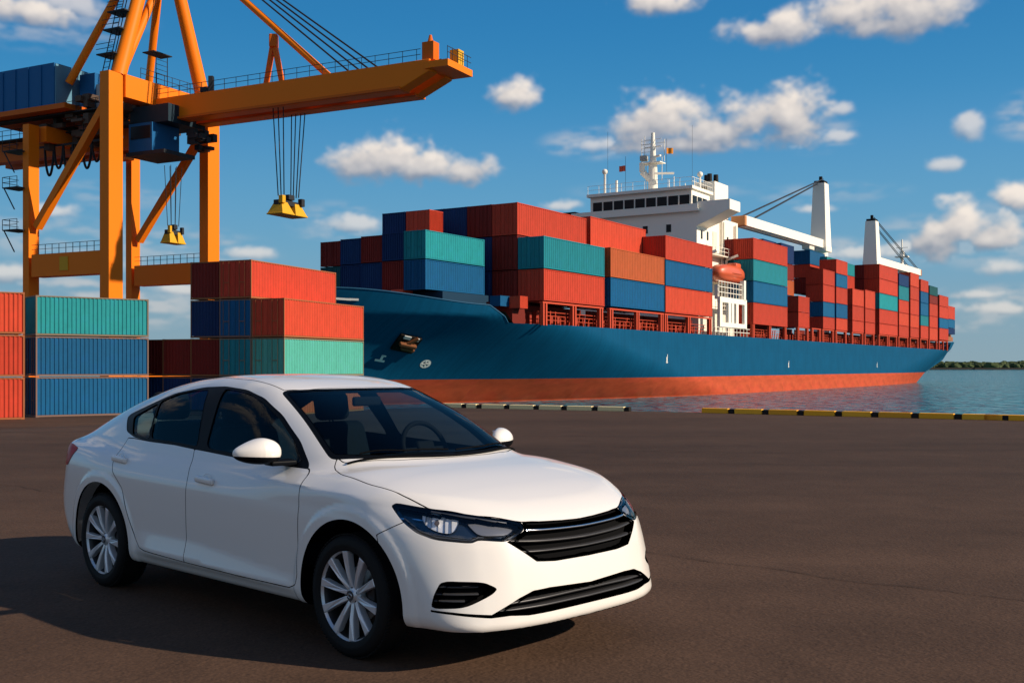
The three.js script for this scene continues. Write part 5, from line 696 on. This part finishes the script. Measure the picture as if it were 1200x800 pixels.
  // wheel arch lips and wells
  { const L = { p: [], n: [], t: [] };
    for (const [A, B] of archEdges) { const wx = A[0] > 0 ? AX : RX, q0 = L.p.length, nr = P => { const l = Math.hypot(P[0] - wx, P[1] - AY); return [(wx - P[0]) / l, (AY - P[1]) / l, 0]; };
      L.p.push(A, B, [B[0], B[1], B[2] - 0.014], [A[0], A[1], A[2] - 0.014]); L.n.push(nr(A), nr(B), nr(B), nr(A)); L.t.push(q0, q0 + 1, q0 + 2, q0, q0 + 2, q0 + 3); }
    mk('arch_lip', L, CAR.paint);
    for (const sd of [-1, 1]) for (const wx of [AX, RX]) { const W = new MB(), g = new THREE.CylinderGeometry(ARCH + 0.012, ARCH + 0.012, 0.38, 48, 1, true, 0, Math.PI * 2); g.rotateX(Math.PI / 2); g.translate(wx, AY, sd * 0.61); const f = new THREE.CircleGeometry(ARCH + 0.012, 48); f.translate(wx, AY, sd * 0.42); W.add(g).add(f);
      const wg = W.geo(), P = wg.attributes.position; for (let i = 0; i < P.count; i++) if (P.getY(i) < 0.24) P.setY(i, 0.24); mesh('wheel_well', wg, CAR.under, car); } }
  mk('windscreen_surround', insetShell(part.wsBand, 0.003), CAR.trim); mk('windscreen', insetShell(part.ws, 0.003, false), CAR.shield);
  mk('rear_window_surround', insetShell(part.rwBand, 0.003), CAR.trim); mk('rear_window', insetShell(part.rw, 0.003, false), CAR.shield);
  for (const f of [false, true]) {
    const one = (name, sh, mat, parent, label) => mesh(name, shellGeo(sh, f), mat, parent, label);
    const fd = one('front_door', part.fd, CAR.paint, car), rd = one('rear_door', part.rd, CAR.paint, car);
    one('window', insetShell(part.fg, 0.007), CAR.glass, fd); one('window', insetShell(part.rg, 0.007), CAR.glass, rd); one('quarter_window', insetShell(part.qg, 0.007), CAR.glass, car);
    one('window_frame', insetShell(part.frame, 0.002), CAR.trim, car);
    const sg = f ? -1 : 1;
    for (const [hx, hy, hz, dr] of [[0.0, 0.823, 0.89, fd], [-1.105, 0.884, 0.865, rd]]) {
      const g = new RoundedBoxGeometry(0.185, 0.042, 0.032, 4, 0.016); const P = g.attributes.position;
      for (let i = 0; i < P.count; i++) { const e = Math.abs(P.getX(i)) / 0.09; P.setZ(i, (P.getZ(i) - 0.012 * e * e) * sg); P.setY(i, P.getY(i) - 0.055 * P.getX(i)); }
      g.translate(hx, hy, sg * (hz + 0.022)); mesh('door_handle', g, CAR.paint, dr);
      const d = new THREE.TorusGeometry(0.036, 0.004, 8, 28, Math.PI); d.scale(1, 0.75, 0.5); d.translate(hx + 0.012, hy + 0.012, sg * (hz - 0.0005)); mesh('handle_recess', d, CAR.paint, dr);
    }
    // lamps
    const hl = one('headlight', insetShell(part.hl, 0.038), CAR.lampDark, car);
    let h = insetShell(part.hl, 0.024, false), a; const inC = P => (x, y, z) => sdPoly(P, Math.atan2(z, x - 1.2) * 0.9, y);
    [a, h] = splitShell(h, inC(HREF));
    { const uu = P => Math.atan2(P[2], P[0] - 1.2) * 0.9, u0 = 0.56, u1 = 0.83; let rest = a;      // bowl of upright facets, stepped in depth
      for (let k = 0; k < 9; k++) { const cut = lerp(u0, u1, (k + 1) / 9); let fct; [fct, rest] = splitShell(rest, (x, y, z) => uu([x, y, z]) - cut); if (!fct.t.length) continue; const t = (k % 3 - 1) * 0.35; fct = insetShell(fct, [0.004, 0.010, 0.006][k % 3]); fct.n = fct.n.map(n => { const q = [n[0] + 0.1 * t, n[1] + (k % 2 ? 0.35 : -0.15), n[2] + t * sg * 0], l = Math.hypot(...q); return q.map(v => v / l); }); one('reflector', fct, CAR.reflect, hl); }
      const b = new THREE.CylinderGeometry(0.013, 0.016, 0.05, 18); b.rotateZ(-Math.PI / 2); b.rotateY(-sg * 0.7 * -1 * -1); b.translate(1.862, 0.732, sg * 0.725); mesh('bulb', b, CAR.chrome, hl); }
    [a, h] = splitShell(h, inC(HIN)); one('reflector', insetShell(a, 0.006), CAR.lampGrey, hl);
    [a, h] = splitShell(h, (x, y, z) => Math.abs(y - (0.705 + (z - 0.55) * 0.02) - 0.047 * sstep(1.75, 2.1, x) * 0 - (0.74 - 0.705) * sstep(2.1, 1.9, x)) - 0.0035); one('trim_strip', a, CAR.chrome, hl);
    one('lens', insetShell(part.hl, 0.002, false), CAR.lens, hl);
    one('tail_lamp', insetShell(part.tail, -0.003), CAR.redLamp, car);
    const fg = one('fog_recess', insetShell(part.fog, 0.045), CAR.plastic, car);
    one('lip_recess', insetShell(part.lip, 0.02), CAR.plastic, car); one('lower_air_intake', insetShell(part.low, 0.05, true, (A, B) => Math.abs(A[2]) < 1e-4 && Math.abs(B[2]) < 1e-4), CAR.plastic, car);
  }
  mk('grille', insetShell(part.gr, 0.045, true, (A, B) => Math.abs(A[2]) < 1e-4 && Math.abs(B[2]) < 1e-4), CAR.plastic);
  // bars that follow the nose
  const nose = (u, y) => { const a = u / 0.9; return shoot(1.2, y, 0, Math.cos(a), 0, Math.sin(a)); };
  function fasciaBar(name, u0, u1, yf, half, out, deep, mat, N = 60) {
    const r = { p: [], n: [], t: [] }, K = 8;
    for (let i = 0; i <= N; i++) { const u = lerp(u0, u1, i / N), y = yf(u), a = u / 0.9, c = nose(u, y), nn = bodyNormal(c[0], y, c[2]), hx = nn[0], hz = nn[2], l = Math.hypot(hx, hz), ox = hx / l, oz = hz / l;
      for (let k = 0; k < K; k++) { const t = k / K * Math.PI * 2, sx = Math.cos(t), sy = Math.sin(t), e = Math.sign(sx) * Math.pow(Math.abs(sx), 0.6) * (deep + out) / 2 - (deep - out) / 2, w = Math.sign(sy) * Math.pow(Math.abs(sy), 0.6) * half;
        r.p.push([c[0] + ox * e, y + w, c[2] + oz * e]); const L2 = Math.hypot(sx * half, sy * (deep + out) / 2) || 1; r.n.push([ox * sx * half / L2, sy * (deep + out) / 2 / L2, oz * sx * half / L2]); } }
    for (let i = 0; i < N; i++) for (let k = 0; k < K; k++) { const a = i * K + k, b = i * K + (k + 1) % K; r.t.push(a, b, a + K, b, b + K, a + K); }
    return mesh(name, shellGeo(r), mat, car);
  }
  fasciaBar('grille_bar', -0.352, 0.352, u => 0.676 + 0.013 * Math.pow(u / 0.37, 2), 0.0065, 0.004, 0.03, CAR.chrome);
  fasciaBar('grille_slat', -0.43, 0.43, u => 0.622 + 0.02 * Math.pow(u / 0.42, 2), 0.0075, -0.006, 0.05, CAR.slat);
  fasciaBar('grille_slat', -0.39, 0.39, u => 0.577 + 0.012 * Math.pow(u / 0.4, 2), 0.0065, -0.008, 0.05, CAR.slat);
  fasciaBar('grille_slat', -0.33, 0.33, u => 0.700 + 0.014 * Math.pow(u / 0.37, 2), 0.006, -0.012, 0.05, CAR.plastic);
  fasciaBar('intake_slat', -0.46, 0.46, u => 0.357 - 0.01 * Math.pow(u / 0.45, 2), 0.008, -0.012, 0.06, CAR.slat);
  fasciaBar('intake_slat', -0.50, 0.50, u => 0.318 - 0.002 * Math.pow(u / 0.45, 2), 0.008, -0.012, 0.06, CAR.slat);
  for (const sg of [1, -1]) for (const [y, a, b] of [[0.437, 0.575, 0.742], [0.402, 0.575, 0.75], [0.37, 0.63, 0.755]]) fasciaBar('fog_slat', sg * a, sg * b, () => y, 0.006, -0.014, 0.05, CAR.slat, 14);
  { const E = cylP([[1.70, 0.765, 0.84], [1.755, 0.742, 0.838], [1.83, 0.699, 0.822], [1.915, 0.669, 0.780], [2.047, 0.653, 0.665], [2.065, 0.667, 0.632], [2.135, 0.655, 0.505]]).map(([u, y]) => [u, y]).sort((a, b) => a[0] - b[0]);
    const pl = T => u => { let i = 0; while (i < T.length - 2 && u > T[i + 1][0]) i++; return lerp(T[i][1], T[i + 1][1], clamp((u - T[i][0]) / (T[i + 1][0] - T[i][0]), 0, 1)); };
    const U = cylP([[1.83, 0.783, 0.735], [1.994, 0.752, 0.599], [2.124, 0.710, 0.39]]).sort((a, b) => a[0] - b[0]);
    for (const sg of [1, -1]) { fasciaBar('headlight_strip', sg * (E[0][0] + 0.10), sg * (E[E.length - 1][0] - 0.03), u => pl(E)(Math.abs(u)), 0.005, -0.010, 0.018, CAR.disc, 50); fasciaBar('headlight_strip', sg * (U[0][0] + 0.07), sg * (U[U.length - 1][0]), u => pl(U)(Math.abs(u)), 0.006, -0.010, 0.02, CAR.slat, 40); } }
  // wheels
  const tyreProfile = [[0.232, -0.098], [0.243, -0.104], [0.268, -0.108], [0.292, -0.104], [0.306, -0.092], [0.315, -0.074], [0.3185, -0.04], [0.320, 0], [0.3185, 0.04], [0.315, 0.074], [0.306, 0.092], [0.292, 0.104], [0.268, 0.108], [0.262, 0.1085], [0.258, 0.1065], [0.243, 0.104], [0.232, 0.098]];
  const tyreG = (() => { const gs = [new THREE.LatheGeometry(tyreProfile.map(p => new THREE.Vector2(p[0], p[1])), 96)];
    gs[0].rotateX(Math.PI / 2); gs[0] = gs[0].toNonIndexed();
    for (let i = 0; i < 90; i++) for (const r of [-1, 1]) { const g = new THREE.BoxGeometry(0.013, 0.006, 0.03); g.rotateY(0.3 * r); g.translate(0, 0.3175, r * 0.072); g.rotateZ(i / 90 * Math.PI * 2 + (r > 0 ? 0.02 : 0)); gs.push(g.toNonIndexed()); }
    return mergeGeometries(gs); })();
  const lath = P => { const g = new THREE.LatheGeometry(P.map(p => new THREE.Vector2(p[0], p[1])), 72); g.rotateX(Math.PI / 2); return g; };
  const rimG = lath([[0.205, -0.095], [0.236, -0.1], [0.214, -0.06], [0.205, 0.0], [0.215, 0.06], [0.226, 0.082], [0.232, 0.092], [0.240, 0.101], [0.243, 0.099], [0.239, 0.094]]);
  const barrelG = lath([[0.204, -0.09], [0.203, 0.0], [0.213, 0.06], [0.224, 0.082]]);
  const spokeG = (() => { const sh = new THREE.Shape([[-0.0085, 0.045], [0.0085, 0.045], [0.0105, 0.12], [0.0175, 0.226], [-0.0175, 0.226], [-0.0105, 0.12]].map(p => new THREE.Vector2(...p)));
    const g = new THREE.ExtrudeGeometry(sh, { depth: 0.03, bevelEnabled: true, bevelThickness: 0.006, bevelSize: 0.004, bevelSegments: 2, curveSegments: 2 });
    const P = g.attributes.position; for (let i = 0; i < P.count; i++) { const r = P.getY(i); P.setZ(i, P.getZ(i) + 0.036 + 0.018 * sstep(0.04, 0.13, r) + 0.010 * sstep(0.12, 0.23, r)); } g.computeVertexNormals(); return g; })();
  const hubG = lath([[0.0, 0.083], [0.022, 0.083], [0.027, 0.080], [0.03, 0.07], [0.052, 0.066], [0.058, 0.055], [0.06, 0.03]]);
  const discG = lath([[0.06, 0.0], [0.14, 0.0], [0.142, 0.012], [0.06, 0.012], [0.055, 0.03], [0.0, 0.03]]);
  const capG = new THREE.CylinderGeometry(0.026, 0.026, 0.004, 32); capG.rotateX(Math.PI / 2); capG.translate(0, 0, 0.0845);
  const emblemG = new THREE.TorusGeometry(0.015, 0.0022, 8, 28); emblemG.scale(1, 0.72, 1); emblemG.translate(0, 0, 0.087);
  const nutG = new THREE.CylinderGeometry(0.0085, 0.0085, 0.02, 6); nutG.rotateX(Math.PI / 2);
  const caliperG = new RoundedBoxGeometry(0.06, 0.13, 0.07, 2, 0.015); caliperG.translate(0.115, 0.03, 0.01);
  let spin = 0.12;
  for (const [wx, sd] of [[1.353, 1], [-1.353, 1], [1.353, -1], [-1.353, -1]]) {
    const w = new THREE.Group(); w.name = 'wheel'; car.add(w); w.position.set(wx, 0.320, sd * 0.780); if (sd < 0) w.rotation.y = Math.PI;
    if (wx > 0) w.rotation.y += 0.0;
    mesh('tyre', tyreG, CAR.tyre, w); mesh('rim', rimG, CAR.alloy, w); mesh('barrel', barrelG, CAR.alloyDark, w); mesh('brake_disc', discG, CAR.disc, w); mesh('brake_caliper', caliperG, CAR.alloyDark, w); mesh('hub', hubG, CAR.alloy, w); mesh('hub_cap', capG, CAR.slat, w); mesh('hub_emblem', emblemG, CAR.chrome, w);
    for (let k = 0; k < 10; k++) { const m = mesh('spoke', spokeG, CAR.alloy, w); m.rotation.z = spin + k / 10 * Math.PI * 2; }
    for (let k = 0; k < 5; k++) { const m = mesh('wheel_nut', nutG, CAR.alloyDark, w), a = spin + 0.314 + k / 5 * Math.PI * 2; m.position.set(Math.cos(a) * 0.043, Math.sin(a) * 0.043, 0.06); }
    spin += 0.17;
  }
  // mirrors
  for (const sg of [1, -1]) {
    const S = { p: [], n: [], t: [] }, NU = 44, NV = 26;
    for (let i = 0; i <= NU; i++) for (let j = 0; j <= NV; j++) {
      const th = i / NU * Math.PI * 2, ph = -Math.PI / 2 + j / NV * Math.PI, e = v => Math.sign(v) * Math.pow(Math.abs(v), 0.86);
      const a = e(Math.cos(ph)) * Math.cos(th), b = e(Math.sin(ph)), c = e(Math.cos(ph)) * Math.sin(th);
      const lat = c * 0.125, taper = 1 - 0.22 * clamp(c, -1, 1) + 0.0;
      const fwd = (a > 0 ? a * 0.085 : a * 0.055) * (1 - 0.25 * c * c);
      const tp = 0.62 + 0.38 * sstep(1.0, -0.3, c); S.p.push([0.685 + fwd - 0.34 * lat, (sg > 0 ? 1.03 : 1.012) - 0.018 * (1 - tp) + (b > 0 ? b * 0.082 * tp : b * 0.066 * (0.4 + 0.6 * tp)) + 0.004 * c, sg * ((sg > 0 ? 0.985 : 0.955) + lat)]); S.n.push([0, 1, 0]);
    }
    for (let i = 0; i < NU; i++) for (let j = 0; j < NV; j++) { const a = i * (NV + 1) + j, c = a + NV + 1; sg > 0 ? S.t.push(a, a + 1, c, a + 1, c + 1, c) : S.t.push(a, c, a + 1, a + 1, c, c + 1); }
    const g0 = shellGeo(S); g0.computeVertexNormals(); for (let i = 0; i < S.p.length; i++) { const N = g0.attributes.normal; S.n[i] = [N.getX(i), N.getY(i), N.getZ(i)]; const d = S.n[i][0] * (S.p[i][0] - 0.685) + S.n[i][1] * (S.p[i][1] - 1.03) + S.n[i][2] * (S.p[i][2] - sg * 0.985); if (d < 0) S.n[i] = S.n[i].map(v => -v); }
    const [low, up] = splitShell(S, (x, y, z) => y - 1.008 - 0.05 * (Math.abs(z) - 0.985));
    const m = new THREE.Group(); m.name = 'side_mirror'; car.add(m);
    mesh('mirror_housing', shellGeo(up), CAR.paint, m); mesh('mirror_base', shellGeo(low), CAR.trim, m);
    const gl = new RoundedBoxGeometry(0.006, 0.08, 0.12, 2, 0.003); gl.translate(0.632, 1.03, sg * 0.98); mesh('mirror_glass', gl, CAR.chrome, m);
    const st = new RoundedBoxGeometry(0.11, 0.032, 0.16, 3, 0.014); st.rotateY(-sg * 0.18); st.translate(0.70, 0.968, sg * 0.84); mesh('mirror_arm', st, CAR.trim, m);
  }
  // wipers along the bottom of the screen
  const onBody = (x, z) => { let a = 0.7, b = 1.6; for (let k = 0; k < 24; k++) { const m = (a + b) / 2; if (bodyField(x, m, z) < 0) a = m; else b = m; } return b; };
  for (const pts of [[[1.075, 0.58], [1.175, 0.35], [1.225, 0.05]], [[1.235, 0.0], [1.205, -0.25], [1.12, -0.52]]]) {
    const B = new MB(), Q = []; for (let i = 0; i < 12; i++) { const t = i / 11 * 2, k = Math.min(1, Math.floor(t)), f = t - k, x = lerp(pts[k][0], pts[k + 1][0], f), z = lerp(pts[k][1], pts[k + 1][1], f); Q.push([x, onBody(x, z) + 0.010, z]); }
    B.path(Q, 0.005, 6); B.build('wiper', CAR.plastic, car);
  }
  { const P = []; for (let i = 0; i <= 40; i++) { const z = lerp(-0.66, 0.66, i / 40), x = 1.275 - 0.46 * z * z - 0.12 * Math.pow(Math.abs(z), 6); P.push([x, onBody(x, z) + 0.002, z]); } const B = new MB(); for (let i = 0; i < 40; i++) B.bar(P[i], P[i + 1], 0.035, 0.008); B.build('cowl', CAR.plastic, car); }
  // cabin
  { const keepRow = 2, L = { p: [], n: [], t: [] }, W = NP / keepRow + 1; let R = 0;
    for (let i = 0; i < rows.length; i += keepRow) { for (let j = 0; j <= NP; j += keepRow) { const k = at(i, j); L.p.push(skin.p[k].map((v, x) => v - skin.n[k][x] * 0.03)); L.n.push(skin.n[k].map(v => -v)); } R++; }
    for (let i = 0; i < R - 1; i++) for (let j = 0; j < W - 1; j++) { const a = i * W + j, c = a + W; L.t.push(a, a + 1, c, a + 1, c + 1, c); }
    let l = L; const drop = fn => { l = splitShell(l, fn)[1]; };
    drop((x, y, z) => y - 0.5); drop((x, y, z) => 1.22 - x < 0 ? -1 : 1); drop((x) => x < -1.9 ? -1 : 1);
    drop((x, y, z) => z < 0.3 ? 1 : Math.min(sdPoly(QG, x, y), sdPoly(RG, x, y), sdPoly(FG, x, y))); drop((x, y, z) => y < 0.85 || y < 1.02 && Math.abs(z) > 0.66 ? 1 : Math.min(sdPoly(WS, x, z), sdPoly(RW, x, z)));
    drop((x, y, z) => z < 0.4 ? 1 : Math.min(Math.hypot(x - AX, y - AY), Math.hypot(x - RX, y - AY)) - ARCH - 0.06);
    mesh('cabin_lining', bothSides(l), CAR.lining, car);
    const seat = (x, z, w) => {
      const g = new THREE.Group(); g.name = 'seat'; car.add(g); g.position.set(x, 0.45, z);
      const c = new RoundedBoxGeometry(0.52, 0.16, w, 4, 0.06); c.rotateZ(0.08); c.translate(0, 0.05, 0); mesh('cushion', c, CAR.cloth, g);
      const b = new RoundedBoxGeometry(0.15, 0.64, w, 5, 0.07); const P = b.attributes.position; for (let i = 0; i < P.count; i++) { const t = (P.getY(i) + 0.3) / 0.6; P.setZ(i, P.getZ(i) * (1 - 0.16 * clamp(t - 0.4, 0, 1))); } b.computeVertexNormals(); b.rotateZ(0.30); b.translate(-0.32, 0.36, 0); mesh('backrest', b, CAR.cloth, g);
      return g; };
    const rest = (g, z) => { const h = new RoundedBoxGeometry(0.11, 0.2, 0.27, 5, 0.05); h.rotateZ(0.18); h.translate(-0.45, 0.775, z); mesh('headrest', h, CAR.cloth, g); };
    for (const z of [0.37, -0.37]) rest(seat(0.02, z, 0.5), 0);
    const bench = seat(-0.86, 0, 1.24); rest(bench, 0.38); rest(bench, -0.38);
    const d = new RoundedBoxGeometry(0.56, 0.24, 1.36, 5, 0.09); d.rotateZ(-0.10); d.translate(0.93, 0.835, 0); mesh('dashboard', d, CAR.dash, car);
    const sw = new THREE.Group(); sw.name = 'steering_wheel'; car.add(sw); sw.position.set(0.56, 0.97, -0.37); sw.rotation.set(0, 0, 0);
    const t = new THREE.TorusGeometry(0.18, 0.016, 10, 40); t.rotateY(Math.PI / 2); t.rotateZ(0.38); mesh('wheel_rim', t, CAR.dash, sw);
    const hb = new RoundedBoxGeometry(0.05, 0.11, 0.15, 3, 0.02); hb.rotateZ(0.38); mesh('wheel_hub', hb, CAR.dash, sw); const sp = new RoundedBoxGeometry(0.02, 0.03, 0.34, 2, 0.008); sp.rotateZ(0.38); mesh('wheel_spoke', sp, CAR.dash, sw);
    const f = new THREE.BoxGeometry(1.75, 0.02, 1.5); f.translate(0.02, 0.40, 0); mesh('cabin_floor', f, CAR.under, car);
    const im = new RoundedBoxGeometry(0.03, 0.06, 0.22, 3, 0.014); im.translate(0.42, 1.285, 0); mesh('inside_mirror', im, CAR.dash, car);
    const shelf = new THREE.BoxGeometry(0.5, 0.02, 1.2); shelf.translate(-1.55, 0.98, 0); mesh('parcel_shelf', shelf, CAR.dash, car);
  }
}
renderer.render(scene, camera);
